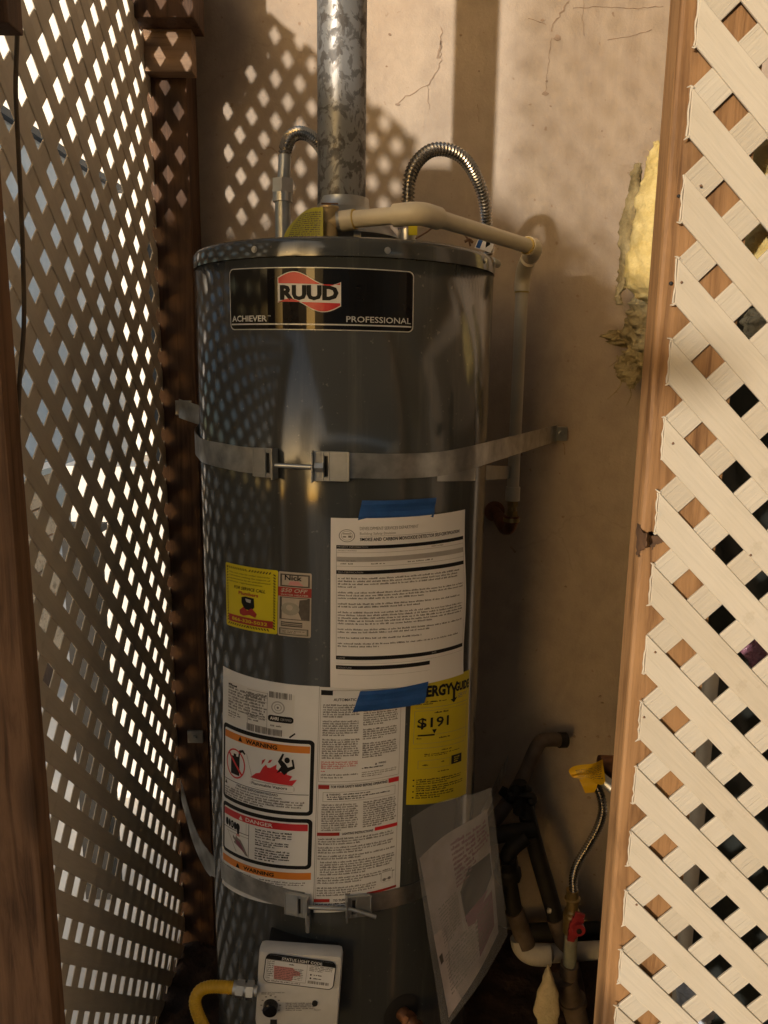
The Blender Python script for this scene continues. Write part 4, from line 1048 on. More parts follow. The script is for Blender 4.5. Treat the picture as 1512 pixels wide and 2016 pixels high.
S.para('grey_ink', 0.06, 0.252, 0.20, 0.264, 1, 0.009); S.para('grey_ink', 0.25, 0.252, 0.42, 0.264, 1, 0.009); S.para('grey_ink', 0.50, 0.252, 0.83, 0.264, 1, 0.009)
S.rect('line_ink', 0.035, 0.272, 0.98, 0.2735, 1)
S.rect('ink', 0.035, 0.296, 0.98, 0.318, 1); S.text('pale_ink', 'SELF-CERTIFICATION', 0.045, 0.302, 0.20, 0.312, 2)
for v in (0.0,): S.rect('line_ink', 0.035, 0.172, 0.037, 0.80, 1); S.rect('line_ink', 0.978, 0.172, 0.980, 0.80, 1)
y = 0.335
for n, l in ((4, 0.16), (3, 0.7), (2, 0.62), (5, 0.69), (2, 0.7), (1, 0.65), (2, 0.28)):
    S.para('grey_ink', 0.045, y, 0.965, y+n*0.0165, n, 0.0085, last=l, hgt=0.5); y += n*0.0165+0.017
S.rect('ink', 0.035, 0.80, 0.98, 0.823, 1); S.text('pale_ink', 'NAME', 0.045, 0.807, 0.09, 0.817, 2); S.text('pale_ink', 'DATE', 0.68, 0.806, 0.715, 0.815, 2)
S.rect('ink', 0.035, 0.858, 0.665, 0.882, 1); S.text('pale_ink', 'SIGNATURE', 0.045, 0.866, 0.13, 0.876, 2)
S.rect('line_ink', 0.035, 0.845, 0.98, 0.846, 1); S.rect('line_ink', 0.05, 0.915, 0.665, 0.916, 1)
S.build()
def tape(c, off):
    f = cylmap(*c, off, 0.0003)
    def f2(u, v, lay=0):
        p = f(u, v, lay); n = Vector((p.x-TX, p.y-TY, 0)).normalized()
        return p+n*(0.0012*math.sin(u*5+v*3)+0.0008*math.sin(v*11))
    return grid_patch('blue_tape', f2, M['tape'], ct, 14, 6)
tape([(712, 984), (856, 979), (847, 1022), (702, 1030)], 0.0052)
tape([(708, 1358), (840, 1340), (831, 1381), (694, 1399)], 0.0056)

# ================================================================== FITTINGS ON AND ROUND THE HEATER
def band(name, path, w, mat, parent, th=0.0012):
    """flat metal band: path of (point, width direction is z, outward normal)"""
    bm = bmesh.new(); prev = None; n = len(path)
    for i, p in enumerate(path):
        p, wi = (p[0], p[1]) if isinstance(p, tuple) else (p, w)
        a = path[max(i-1, 0)]; b = path[min(i+1, n-1)]
        a = a[0] if isinstance(a, tuple) else a; b = b[0] if isinstance(b, tuple) else b
        t = (b-a).normalized(); up = (Vector((0, 0, 1))-t*t.z).normalized(); nn = t.cross(up)
        q = [bm.verts.new(p+up*wi/2), bm.verts.new(p-up*wi/2), bm.verts.new(p-up*wi/2-nn*th), bm.verts.new(p+up*wi/2-nn*th)]
        if prev:
            for k in range(4): bm.faces.new((prev[k], prev[(k+1) % 4], q[(k+1) % 4], q[k]))
        else: bm.faces.new(q)
        prev = q
    bm.faces.new(prev[::-1])
    return fin(bm, name, mat, parent, True, 40)
def cyl_path(pix, R, n=10):
    """points over the tank through pixels"""
    q = [cyl(PC(px, py, R)) for px, py in pix]
    v = smooth_path([Vector((a, z, 0)) for a, z in q], n)
    return [cp(p.x, p.y, R) for p in v]
RB = TR+0.0025
# upper strap
us = thing('earthquake_strap', 'upper galvanised strap round the heater, above the blue-taped form', 'metal strap')
left = cyl_path([(393, 884), (436, 897), (480, 905), (535, 909)], RB)
lb_ = PY(357, 804, 1.665)
p0 = left[0]
lead = smooth_path([Vector((lb_.x+0.012, 1.60, lb_.z+0.004)), Vector((TX-RB*1.035, TY+0.10, PX(372, 850, TX-RB*1.03).z+0.006)), Vector((TX-RB*1.03, TY-0.02, PX(374, 868, TX-RB).z-0.004)), p0], 8)[:-1]
band('band', lead+left, 0.0385, M['strap'], us)
right = cyl_path([(640, 917), (700, 917), (780, 918), (860, 914), (915, 904), (938, 898)], RB)
rb = PY(1096, 853, WALL_Y-0.012)
lead = [right[-1].lerp(rb, k/8) for k in range(1, 9)]
band('band', right+lead, 0.0370, M['strap'], us)
back = cyl_path([(862, 931), (905, 931), (935, 931)], RB-0.0012)
e = PY(1008, 930, 1.66)
band('band', back+[back[-1].lerp(e, k/6) for k in range(1, 7)], 0.026, M['steel_dull'], us)
bm = bmesh.new(); box(bm, (rb.x-0.008, WALL_Y-0.014, rb.z-0.017), (rb.x+0.024, WALL_Y-0.0005, rb.z+0.015), 0.0015); fin(bm, 'wall_bracket', M['strap'], us)
mktube('bolt', [Vector((rb.x+0.010, WALL_Y-0.019, rb.z)), Vector((rb.x+0.010, WALL_Y-0.014, rb.z))], 0.0062, M['steel_dull'], us, 6)
bm = bmesh.new(); box(bm, (lb_.x-0.018, 1.682, lb_.z-0.016), (lb_.x+0.018, 1.6885, lb_.z+0.016), 0.002); fin(bm, 'wall_bracket', M['strap'], us)
mktube('bolt', [Vector((lb_.x, 1.677, lb_.z)), Vector((lb_.x, 1.682, lb_.z))], 0.0055, M['steel_dull'], us, 6)
def buckle(parent, px, py, w, h, slot, side, depth=0.010):
    """folded metal clamp with a slot in it; side = +1: flange on the right"""
    Mx = on_cyl(px, py, TR, 0.003); bm = bmesh.new()
    a, b = -w/2, w/2; s0, s1 = slot
    for z0, z1 in ((-h/2, -h/2+0.006), (h/2-0.006, h/2)): box(bm, (a, 0.004, z0), (b, 0.0065, z1), 0.0006, Mx)
    box(bm, (a, 0.0041, -h/2+0.006), (s0, 0.0064, h/2-0.006), 0, Mx); box(bm, (s1, 0.0041, -h/2+0.006), (b, 0.0064, h/2-0.006), 0, Mx)
    x = b if side > 0 else a
    box(bm, (x-0.0013, 0.0, -h/2-0.001), (x+0.0013, 0.017, h/2+0.001), 0.0006, Mx)
    box(bm, (a+0.002, 0.0005, h/2-0.0018), (b-0.002, 0.0042, h/2-0.0002), 0, Mx); box(bm, (a+0.002, 0.0005, -h/2+0.0002), (b-0.002, 0.0042, -h/2+0.0018), 0, Mx)
    for xx in (a, b, s0-0.0006, s1+0.0006):
        tube(bm, [Mx @ Vector((xx, 0.0055, -h/2+0.001)), Mx @ Vector((xx, 0.0055, h/2-0.001))], 0.0018, 8)
    fin(bm, 'buckle', M['steel_dull'], parent)
    mkbox('slot', (s0, 0.0031, -h/2+0.007), (s1, 0.0036, h/2-0.007), M['black_dull'], parent, 0, Mx)
    return Mx
A = buckle(us, 527, 910, 0.038, 0.043, (0.002, 0.010), 1)
B = buckle(us, 652, 917, 0.052, 0.043, (-0.010, -0.003), -1)
pa = on_cyl(548, 914, TR, 0.012).translation; pb = on_cyl(626, 918, TR, 0.012).translation; pc_ = on_cyl(640, 918, TR, 0.012).translation
mktube('bolt', [pa, pb], 0.0036, M['steel_dull'], us, 10)
mktube('nut', [pb-(pb-pa).normalized()*0.002, pc_], 0.0078, M['steel_dull'], us, 6)
# lower strap
ls = thing('earthquake_strap', 'lower galvanised strap crossing the bottom of the white warning labels', 'metal strap')
low = cyl_path([(440, 1716), (468, 1734), (500, 1748), (545, 1764), (600, 1776)], RB)
st = PY(360, 1562, 1.62)
lead = smooth_path([PY(356, 1555, 1.60), PY(366, 1592, 1.52), PY(380, 1640, 1.44), PY(400, 1684, 1.36), PY(418, 1704, 1.29), low[0]], 8)[:-1]
band('band', [(p_, 0.050) for p_ in lead[:30]]+[(p_, 0.044-0.002*i_) for i_, p_ in enumerate(lead[30:])]+low, 0.0345, M['strap'], ls)
low2 = cyl_path([(686, 1782), (760, 1772), (835, 1748), (890, 1710), (925, 1660)], RB)
e = PY(1000, 1500, WALL_Y-0.01)
band('band', low2+[low2[-1].lerp(e, k/6) for k in range(1, 7)], 0.0335, M['strap'], ls)
lb2 = PY(384, 1450, 1.685)
bm = bmesh.new(); box(bm, (lb2.x-0.018, 1.682, lb2.z-0.016), (lb2.x+0.02, 1.6885, lb2.z+0.016), 0.003); fin(bm, 'wall_bracket', M['strap'], ls)
mktube('bolt', [Vector((lb2.x, 1.677, lb2.z)), Vector((lb2.x, 1.682, lb2.z))], 0.0055, M['steel_dull'], ls, 6)
buckle(ls, 588, 1776, 0.040, 0.040, (0.002, 0.008), 1)
buckle(ls, 705, 1778, 0.040, 0.038, (-0.012, -0.004), -1)
pa = on_cyl(608, 1776, TR, 0.012).translation; pb = on_cyl(690, 1780, TR, 0.012).translation; pe = on_cyl(735, 1792, TR, 0.016).translation
mktube('bolt', [pa, pb, pe], 0.0036, M['steel_dull'], ls, 10)
Mx = on_cyl(611, 1806, TR, 0.016); mktube('hook', [Mx @ Vector((0, 0, 0.018)), Mx @ Vector((0, 0, 0)), Mx @ Vector((0, 0, -0.014))], [0.004, 0.0045, 0.0035], M['steel_dull'], ls, 10)

# draft hood and flue
fx = PY(673, 200, TY).x; FR = 0.0400
zf_ = PY(676, 398, TY-FR).z
bm = bmesh.new(); lathe_z(bm, fx, TY, [(FR, zf_), (FR+0.0008, zf_+0.002), (FR, zf_+0.02), (FR, zf_+0.45), (FR+0.0012, zf_+0.452), (FR, zf_+0.456), (FR, 2.94)], 64)
tag(fin(bm, 'flue_pipe', M['flue'], None, True, 60), 'round galvanised flue pipe with dark flaking patches rising from the heater top', 'flue pipe')
zr = Z_TOP+0.004
bm = bmesh.new()
lathe_z(bm, fx+0.003, TY, [(FR+0.0025, zf_+0.012), (FR+0.004, zf_-0.004), (FR+0.006, zf_-0.006), (FR+0.012, zf_-0.010), (FR+0.030, zf_-0.022), (0.093, zr+0.032), (0.095, zr+0.028), (0.092, zr+0.029), (FR, zf_-0.02)], 64)
t = thing('draft_hood', 'flared grey metal draft hood standing on legs under the flue pipe', 'draft hood')
fin(bm, 'hood', M['steel_dull'], t, True, 50)
for a in (20, 110, 200, 290):
    q = Vector((fx+0.086*math.cos(rad(a)), TY+0.086*math.sin(rad(a)), 0))
    mkbox('leg', (q.x-0.006, q.y-0.001, zr-0.003), (q.x+0.006, q.y+0.001, zr+0.034), M['steel_dull'], t)
bm = bmesh.new(); rr = lathe_z(bm, fx+0.003, TY, [(0.045, Z_TOP+0.0025), (0.05, Z_TOP+0.022), (0.004, Z_TOP+0.022)], 32); fin(bm, 'flue_collar', M['black_dull'], wh, True, 60)

# relief valve (part of the heater)
VY = 1.262
vq = lambda px, py, Y=VY: PY(px, py, Y)
bm = bmesh.new()
c = vq(648, 440); zb = Z_TOP-0.002
tube(bm, [Vector((c.x, VY, zb)), Vector((c.x, VY, vq(648, 452).z))], 0.0135, 18)
tube(bm, [Vector((c.x, VY, vq(648, 452).z)), Vector((c.x, VY, vq(648, 416).z)), Vector((c.x, VY, vq(648, 410).z))], [0.0125, 0.0125, 0.0145], 18)
tube(bm, [Vector((c.x, VY, vq(648, 411).z)), Vector((c.x, VY, vq(648, 407).z))], 0.0152, 18)
tube(bm, [vq(640, 438), vq(664, 437)], 0.0125, 18)
tube(bm, [vq(662, 437), vq(670, 437)], 0.0150, 8)
fin(bm, 'relief_valve', M['brass_pale'], wh, True, 45)
bm = bmesh.new(); tube(bm, [vq(648, 408), vq(648, 400)], 0.003, 8); box(bm, (c.x-0.012, VY-0.004, vq(648, 402).z), (c.x+0.014, VY+0.004, vq(648, 400).z), 0.0005); fin(bm, 'valve_lever', M['wire'], wh)
# curved olive tag hung on the valve
tagt = thing('warning_tag', 'curled olive-yellow printed tag behind the brass relief valve on the heater top', 'tag')
tp = [(634, 409), (598, 408), (572, 440), (556, 470), (634, 470)]
q0, q1 = PY(556, 474, 1.20), PY(636, 406, 1.26)
def tagfn(u, v, lay=0):
    # u across, v down; a leaning quarter-curled card
    xl = 558+ (1-v)**1.6*36 if v < 1 else 558
    x = xl+(636-xl)*u; y = 408+62*v + (1-u)**3*12*(1-v)
    return PY(x, y, 1.275-0.035*u-0.012*math.sin(u*2.5)-lay*0.0004)
pg2 = grid_patch('card', tagfn, M['tag_olive'], tagt, 14, 8)
S = Sheet(tagfn, pg2, 14, 8); S.para('bill_dark', 0.12, 0.12, 0.95, 0.95, 12, 0.022, hgt=0.5, last=0.9); S.build()

# discharge line in cream plastic pipe
dp = thing('discharge_pipe', 'cream plastic relief discharge pipe running from the brass valve to the wall elbow', 'pipe')
E1 = PY(826, 419, 1.20); E2 = PY(1052, 488, 1.50); V1 = PY(1028, 532, 1.64); V2 = PY(1011, 962, 1.64)
V1 = Vector(((V1.x+V2.x)/2, 1.64, V1.z)); V2 = Vector((V1.x, 1.64, V2.z))
st_ = vq(668, 437)
pr_ = 0.0128
mktube('union', [vq(662, 437), vq(672, 436)], 0.0158, M['pvc_glue' if 0 else 'steel_dull'], dp, 20)
mktube('socket', [vq(671, 436), PY(697, 432, 1.255)], 0.0158, M['pvc'], dp, 22)
mktube('glue_ring', [PY(697, 432, 1.255), PY(700, 431.5, 1.254)], 0.0150, M['pvc_glue'], dp, 22)
mktube('pipe_run', [PY(699, 431.6, 1.254), E1.lerp(st_, 0.2)], pr_, M['pvc'], dp, 22)
a_ = E1.lerp(st_, 0.30); b_ = E1.lerp(E2, 0.13)
mktube('elbow', [a_, a_.lerp(E1, 0.25)]+bezier_elbow(a_.lerp(E1, 0.5), E1, b_.lerp(E1, 0.5), 8)+[b_.lerp(E1, 0.25), b_], 0.0168, M['pvc'], dp, 24, 60)
mktube('pipe_run', [E1.lerp(E2, 0.12), E2.lerp(E1, 0.08)], pr_, M['pvc'], dp, 22)
mktube('glue_ring', [E2.lerp(E1, 0.085), E2.lerp(E1, 0.07)], 0.0150, M['pvc_glue'], dp, 22)
m_ = E2.lerp(V1, 0.5)
mktube('elbow', [E2.lerp(E1, 0.075)]+bezier_elbow(E2.lerp(E1, 0.05), E2+Vector((0.004, 0, 0)), E2.lerp(V1, 0.32), 8), 0.0168, M['pvc'], dp, 24, 60)
mktube('elbow', bezier_elbow(E2.lerp(V1, 0.45), V1+Vector((0, 0, 0.004)), V1-Vector((0, 0, 0.03)), 8)+[V1-Vector((0, 0, 0.042))], 0.0160, M['pvc'], dp, 24, 60)
mktube('glue_ring', [V1-Vector((0, 0, 0.042)), V1-Vector((0, 0, 0.045))], 0.0145, M['pvc_glue'], dp, 22)
mktube('pipe_run', [V1-Vector((0, 0, 0.043)), V2], pr_, M['pvc'], dp, 22)
mktube('socket', [V2+Vector((0, 0, 0.004)), V2-Vector((0, 0, 0.026))], 0.0158, M['pvc'], dp, 22)
zz = V2.z-0.026
bm = bmesh.new()
tube(bm, [Vector((V2.x, 1.64, zz)), Vector((V2.x, 1.64, zz-0.012))], 0.0125, 6); tube(bm, [Vector((V2.x, 1.64, zz-0.012)), Vector((V2.x, 1.64, zz-0.022))], 0.0095, 16)
tube(bm, [Vector((V2.x, 1.64, zz-0.022)), Vector((V2.x, 1.64, zz-0.036))], 0.0125, 6); fin(bm, 'brass_adapter', M['brass'], dp, True, 40)
mktube('wall_elbow', [Vector((V2.x, 1.64, zz-0.034)), Vector((V2.x, 1.64, zz-0.044))]+bezier_elbow((V2.x, 1.64, zz-0.046), (V2.x, 1.64, zz-0.072), (V2.x-0.008, 1.68, zz-0.066), 8)+[Vector((V2.x-0.018, WALL_Y-0.001, zz-0.050))], lambda i, n: 0.0165 if i in (0, 1, 2, 9, 10) else 0.0135, M['copper'], dp, 12, 35)
mktube('flange', [Vector((V2.x, 1.64, zz-0.038)), Vector((V2.x, 1.64, zz-0.046))], 0.0185, M['brass'], dp, 8)
mktube('escutcheon', [Vector((V2.x-0.018, WALL_Y-0.006, zz-0.050)), Vector((V2.x-0.018, WALL_Y-0.0005, zz-0.050))], 0.024, M['copper'], dp, 20)

# flexible water connectors
fl1 = thing('water_connector', 'corrugated steel water connector arching up to the left of the flue, on a galvanised nipple', 'flexible hose')
X1 = PY(557, 430, 1.36).x
mktube('nipple', [Vector((X1, 1.36, Z_TOP-0.01)), Vector((X1, 1.36, PY(557, 392, 1.36).z))], 0.0130, M['steel_dull'], fl1, 20)
bm = bmesh.new(); z1 = PY(557, 398, 1.36).z
tube(bm, [Vector((X1, 1.36, z1)), Vector((X1, 1.36, z1+0.014))], 0.0165, 20); tube(bm, [Vector((X1+0.001, 1.36, z1+0.016)), Vector((X1+0.001, 1.36, z1+0.036))], 0.0185, 6)
tube(bm, [Vector((X1, 1.36, z1+0.014)), Vector((X1, 1.36, z1+0.018))], 0.0185, 6)
fin(bm, 'union_nut', M['steel'], fl1, True, 35)
ctl = [Vector((X1+0.002, 1.36, z1+0.037)), PY(560, 330, 1.36), PY(561, 306, 1.362)]
mktube('collar', ctl, 0.0105, M['steel_dull'], fl1, 18)
corrugated('flex_hose', [PY(561, 308, 1.362), PY(563, 290, 1.365), PY(572, 270, 1.38), PY(590, 262, 1.40), PY(613, 270, 1.43), PY(635, 295, 1.46), PY(652, 335, 1.50), PY(664, 390, 1.54), PY(668, 440, 1.57)], 0.0115, 0.0068, M['flex'], fl1, 0.34)
fl2 = thing('water_connector', 'corrugated steel water connector making a tall arch to the right of the flue', 'flexible hose')
q = PY(803, 400, 1.36)
corrugated('flex_hose', [PY(803, 420, 1.36), PY(804, 385, 1.36), PY(807, 350, 1.36), PY(822, 318, 1.37), PY(850, 296, 1.385), PY(884, 296, 1.40), PY(915, 314, 1.42), PY(938, 350, 1.45), PY(953, 393, 1.475), PY(958, 435, 1.50), PY(962, 500, 1.53)], 0.0118, 0.0064, M['flex'], fl2, 0.30)
mktube('nipple', [Vector((q.x, 1.36, Z_TOP-0.01)), Vector((q.x, 1.36, PY(803, 452, 1.36).z))], 0.0150, M['steel'], fl2, 20)
mktube('insulating_collar', [Vector((q.x, 1.36, PY(803, 452, 1.36).z)), Vector((q.x, 1.36, PY(803, 415, 1.36).z))], 0.0165, simple('mauve_collar', (0.30, 0.26, 0.32), 0.4), fl2, 20)
a = PY(804, 462, 1.33); b = PY(822, 441, 1.33)
mkbox('sticker', (a.x, 1.335, a.z), (b.x, 1.3365, b.z), M['yellow'], fl2)
bm = bmesh.new(); tube(bm, smooth_path([PY(818, 470, 1.34), PY(840, 457, 1.34), PY(856, 445, 1.36), PY(880, 436, 1.38)], 6), 0.0015, 6)
tag(fin(bm, 'wire', M['wire'], None, True), 'thin rusty wire slanting up from the heater top under the cream pipe', 'wire')
bm = bmesh.new(); tube(bm, smooth_path([PY(905, 440, 1.42), PY(914, 460, 1.42), PY(923, 474, 1.40), PY(926, 485, 1.40)], 6), 0.0016, 6)
tube(bm, smooth_path([PY(915, 476, 1.40), PY(924, 472, 1.40), PY(931, 478, 1.40)], 6), 0.0026, 6)
tag(fin(bm, 'wire', M['wire'], None, True), 'short rusty wire end near the blue and white tag on the heater top', 'wire')
bm = bmesh.new()
Tg = [PY(945, 462, 1.46), PY(976, 470, 1.44), PY(966, 498, 1.43), PY(934, 488, 1.45)]
def tgfn(u, v, lay=0): return (Tg[0]*(1-u)*(1-v)+Tg[1]*u*(1-v)+Tg[2]*u*v+Tg[3]*(1-u)*v)+Vector((0, -0.0006*lay-0.004*math.sin(u*3), 0))
bm.free()
tt = thing('hose_tag', 'small white tag with a blue band at the right edge of the heater top', 'tag')
pg3 = grid_patch('card', tgfn, M['paper'], tt, 8, 4)
S = Sheet(tgfn, pg3, 8); S.rect('tape', 0.05, 0.05, 0.30, 0.95, 1); S.poly('ink', [(0.5, 0.3), (0.7, 0.2), (0.8, 0.5), (0.6, 0.8), (0.55, 0.6)], 1); S.build()
tag(mktube('pipe_stub', [PY(968, 514, 1.42), PY(980, 520, 1.44)], 0.007, M['steel_dull'], None, 12), 'small metal stub sticking out at the right edge of the lid', 'fitting')

# ------------------------------------------------------------------ gas control valve (part of the heater)
GY = 1.062
gv = bpy.data.objects.new('gas_control_valve', None); COL.objects.link(gv); gv.parent = wh
gc = PY(588, 1940, GY); tilt = rad(3.6)
GM = Matrix.Translation(gc) @ Matrix.Rotation(tilt, 4, 'Y')
s_ = 1/1514*(gc-EYE).dot(FW)                     # metres per pixel there
gw, gh = 0.072, 0.070
bm = bmesh.new(); box(bm, (-gw*0.93, 0, -0.082), (gw*0.93, 0.045, 0.0), 0.007, GM)
k = box(bm, (-gw*0.93, 0.001, -0.010), (gw*0.93, 0.030, gh*0.80), 0.0085, GM)
fin(bm, 'valve_housing', M['gas_grey'], gv, True, 35)
bm = bmesh.new(); box(bm, (-gw*0.80, 0.031, -0.08), (gw*0.84, 0.09, gh*0.60), 0.006, GM); fin(bm, 'gasket', M['black_dull'], gv)  # black gasket, doubling as the shadow ring behind the valve
def gpt(px, py, lay=0, base=-0.0009):
    d = ray(px, py); n = Vector((0, 1, 0)); P_ = gc+Vector((0, base, 0)); t_ = (P_-EYE).dot(n)/d.dot(n)
    return EYE+d*t_+Vector((0, -0.0003*lay, 0))
gq = [gpt(524, 1876), gpt(663, 1895), gpt(656, 1950), gpt(517, 1933)]
def gfn(u, v, lay=0): return gq[0]*(1-u)*(1-v)+gq[1]*u*(1-v)+gq[2]*u*v+gq[3]*(1-u)*v+Vector((0, -0.0003*lay, 0))
pl = grid_patch('status_label', gfn, M['ink'], gv, 2, 1, ru=0.08, rv=0.2)
S = Sheet(gfn, pl, 2)
S.rrect('label', 0.012, 0.03, 0.988, 0.97, 0.07, 0.17, 1)
S.rrect('ink', 0.012, 0.03, 0.988, 0.19, 0.07, 0.14, 2, (1, 0, 0, 1)); S.text('white_print', 'STATUS LIGHT CODE', 0.23, 0.06, 0.80, 0.16, 3, off=0.02)
S.frame('line_ink', 0.03, 0.20, 0.60, 0.86, 0.004, 0.01, 2); S.para('grey_ink', 0.04, 0.22, 0.13, 0.84, 9, 0.012, lay=2); S.para('ink', 0.34, 0.25, 0.46, 0.31, 1, 0.012, lay=2)
S.poly('pink', [(0.13, 0.38), (0.40, 0.38), (0.43, 0.46), (0.50, 0.50), (0.52, 0.62), (0.42, 0.66), (0.40, 0.84), (0.15, 0.84)], 2)
S.para('bill_dark', 0.15, 0.38, 0.56, 0.85, 8, 0.011, lay=3, hgt=0.35)
S.para('grey_ink', 0.63, 0.20, 0.96, 0.42, 4, 0.012, lay=2); S.disc('ink', 0.66, 0.54, 0.012, 0.03, 2); S.para('ink', 0.70, 0.50, 0.90, 0.57, 1, 0.012, lay=2); S.disc('ink', 0.66, 0.66, 0.012, 0.03, 2); S.para('ink', 0.70, 0.62, 0.90, 0.69, 1, 0.012, lay=2)
barcode(0.63, 0.75, 0.93, 0.85, 24); S.para('grey_ink', 0.05, 0.87, 0.90, 0.95, 1, 0.012, lay=2)
S.build()
kb = gpt(533, 1979, 0, 0)
mktube('dial', [kb+Vector((0, 0.004, 0)), kb+Vector((0, -0.012, 0)), kb+Vector((0, -0.013, 0))], [0.0120, 0.0115, 0.0100], M['black'], gv, 28)
gp = [gpt(505, 1900), gpt(665, 1900), gpt(665, 2016), gpt(505, 2016)]
def gfn2(u, v, lay=0): return gpt(505+160*u, 1900+116*v, lay, -0.0006)
S = Sheet(gfn2, gv, 2)
for k in range(9):
    a = rad(-210+30*k); u, v = 0.175+0.115*math.cos(a), 0.68+0.165*math.sin(a)
    S.rect('grey_ink', u-0.012, v-0.010, u+0.012, v+0.010, 1)
S.para('grey_ink', 0.06, 0.455, 0.34, 0.50, 2, 0.010); S.para('grey_ink', 0.36, 0.63, 0.72, 0.78, 5, 0.012); S.text('grey_ink', 'PILOT', 0.71, 0.75, 0.79, 0.775, 1)
S.build('valve_print')
bt = gpt(620, 1974, 0, 0)
mktube('button', [bt+Vector((0, 0.004, 0)), bt+Vector((0, -0.003, 0))], 0.0045, M['black_dull'], gv, 16)
mkbox('notch', (gpt(532, 2008).x, GY-0.0012, gpt(532, 2030).z), (gpt(545, 2008).x, GY+0.003, gpt(532, 2008).z), M['black_dull'], gv)
gasl = thing('gas_connector', 'bright yellow corrugated gas connector bending down to the left of the control valve', 'gas hose')
def G(px, py, Y=1.055): return PY(px, py, Y)
bm = bmesh.new(); tube(bm, [G(506, 1951), G(496, 1950)], 0.008, 14); tube(bm, [G(499, 1950), G(486, 1949)], 0.0145, 6); tube(bm, [G(488, 1949), G(478, 1948)], 0.0095, 16); tube(bm, [G(480, 1948), G(465, 1946)], 0.0135, 6); tube(bm, [G(467, 1946), G(459, 1945)], 0.011, 16)
fin(bm, 'flare_nut', M['steel'], gasl, True, 35)
corrugated('yellow_hose', [G(462, 1945), G(438, 1943, 1.053), G(412, 1943, 1.05), G(393, 1951, 1.045), G(384, 1970, 1.04), G(389, 1995, 1.035), G(405, 2030, 1.03), G(430, 2080, 1.03)], 0.0098, 0.0042, M['gas_yellow'], gasl, 0.07, 18)

# drain valve at the foot (part of the heater)
dv = on_cyl(790, 1992, TR)
bm = bmesh.new()
tube(bm, [dv @ Vector((0, 0.0005, 0)), dv @ Vector((0, 0.003, 0))], [0.034, 0.026], 28); fin(bm, 'recess_dark', M['black_dull'], wh, True, 40)  # black disc standing in for the dark recess round the drain valve
bm = bmesh.new(); tube(bm, [dv @ Vector((0, 0, 0)), dv @ Vector((0.004, 0.022, 0)), dv @ Vector((0.010, 0.034, -0.006))], [0.012, 0.012, 0.010], 14); tube(bm, [dv @ Vector((0.003, 0.018, 0)), dv @ Vector((0.006, 0.026, 0))], 0.015, 6)
tube(bm, [dv @ Vector((0.010, 0.034, -0.002)), dv @ Vector((0.016, 0.040, -0.024))], [0.013, 0.011], 14)
fin(bm, 'drain_valve', M['copper'], wh, True, 40)

# ------------------------------------------------------------------ plastic pouch with papers
po = thing('document_pouch', 'clear plastic pouch holding printed papers, hanging low on the right of the heater', 'document pouch')
def quadfn(c, Y, bulge=0.006, ly=0.0005):
    P_ = [PY(c[i][0], c[i][1], Y[i]) for i in range(4)]
    def f(u, v, lay=0):
        p = P_[0]*(1-u)*(1-v)+P_[1]*u*(1-v)+P_[2]*u*v+P_[3]*(1-u)*v
        return p+Vector((0, -lay*ly+bulge*math.sin(u*4+v*2.3)+0.003*math.sin(v*9+u*5), bulge*0.4*math.sin(u*6)))
    return f
Yq = (1.10, 1.22, 1.22, 1.075)
f_in = quadfn([(826, 1690), (958, 1588), (982, 1838), (884, 2008)], (1.108, 1.218, 1.218, 1.085), 0.004)
wp = simple('stained_paper', (0.42, 0.37, 0.36), 0.7, 0, 0.35, 14, 0.6, 0.003, bscale=16)
pgp = grid_patch('paper_sheet', f_in, wp, po, 14, 14)
S = Sheet(f_in, pgp, 14, 14)
S.para('magenta', 0.42, 0.06, 0.97, 0.28, 7, 0.03, hgt=0.6); S.para('magenta', 0.42, 0.28, 0.75, 0.36, 3, 0.03, hgt=0.5)
S.poly('black', [(0.46, 0.40), (0.62, 0.30), (0.98, 0.34), (0.98, 0.50), (0.60, 0.68), (0.48, 0.62)], 1); S.poly('magenta', [(0.48, 0.58), (0.9, 0.56), (0.62, 0.68), (0.50, 0.66)], 2)
S.rect('pale_ink', 0.42, 0.38, 0.45, 0.66, 1)
S.para('grey_ink', 0.12, 0.36, 0.40, 0.62, 12, 0.02, hgt=0.4); S.para('grey_ink', 0.10, 0.66, 0.62, 0.92, 11, 0.02, hgt=0.4)
S.poly('magenta', [(0.66, 0.62), (0.95, 0.60), (0.93, 0.88), (0.62, 0.92)], 1); S.para('bill_dark', 0.62, 0.64, 0.92, 0.88, 8, 0.025, lay=2)
S.poly('bill_dark', [(0.02, 0.62), (0.07, 0.62), (0.07, 0.68), (0.03, 0.68)], 1)
S.build()
f_out = quadfn([(808, 1612), (966, 1545), (1000, 1842), (872, 2040)], Yq, 0.006)
grid_patch('clear_sleeve', f_out, M['plastic'], po, 18, 18)

# ------------------------------------------------------------------ pipes in the lower right corner
def T(name, px, r, mat, parent, seg=16, n=6, auto=50):
    return mktube(name, smooth_path([PY(*p) for p in px], n) if len(px) > 2 else [PY(*p) for p in px], r, mat, parent, seg, auto)
t = thing('vent_pipe', 'dark iron pipe with a rounded elbow coming out of the wall below the strap', 'pipe')
T('pipe_run', [(1112, 1457, 1.72), (1085, 1456, 1.71), (1066, 1459, 1.70), (1052, 1480, 1.69), (1035, 1520, 1.67), (1010, 1565, 1.64), (985, 1600, 1.62), (955, 1640, 1.60)], 0.0165, M['old_pipe'], t)
T('pipe_end', [(1100, 1457, 1.715), (1114, 1457, 1.72)], 0.0185, M['iron'], t)
T('clamp_collar', [(1008, 1560, 1.635), (1000, 1574, 1.63)], 0.026, M['iron'], t, 9)
t = thing('iron_pipe', 'long sloping black iron pipe with a lumpy valve, left of the red gas cock', 'pipe')
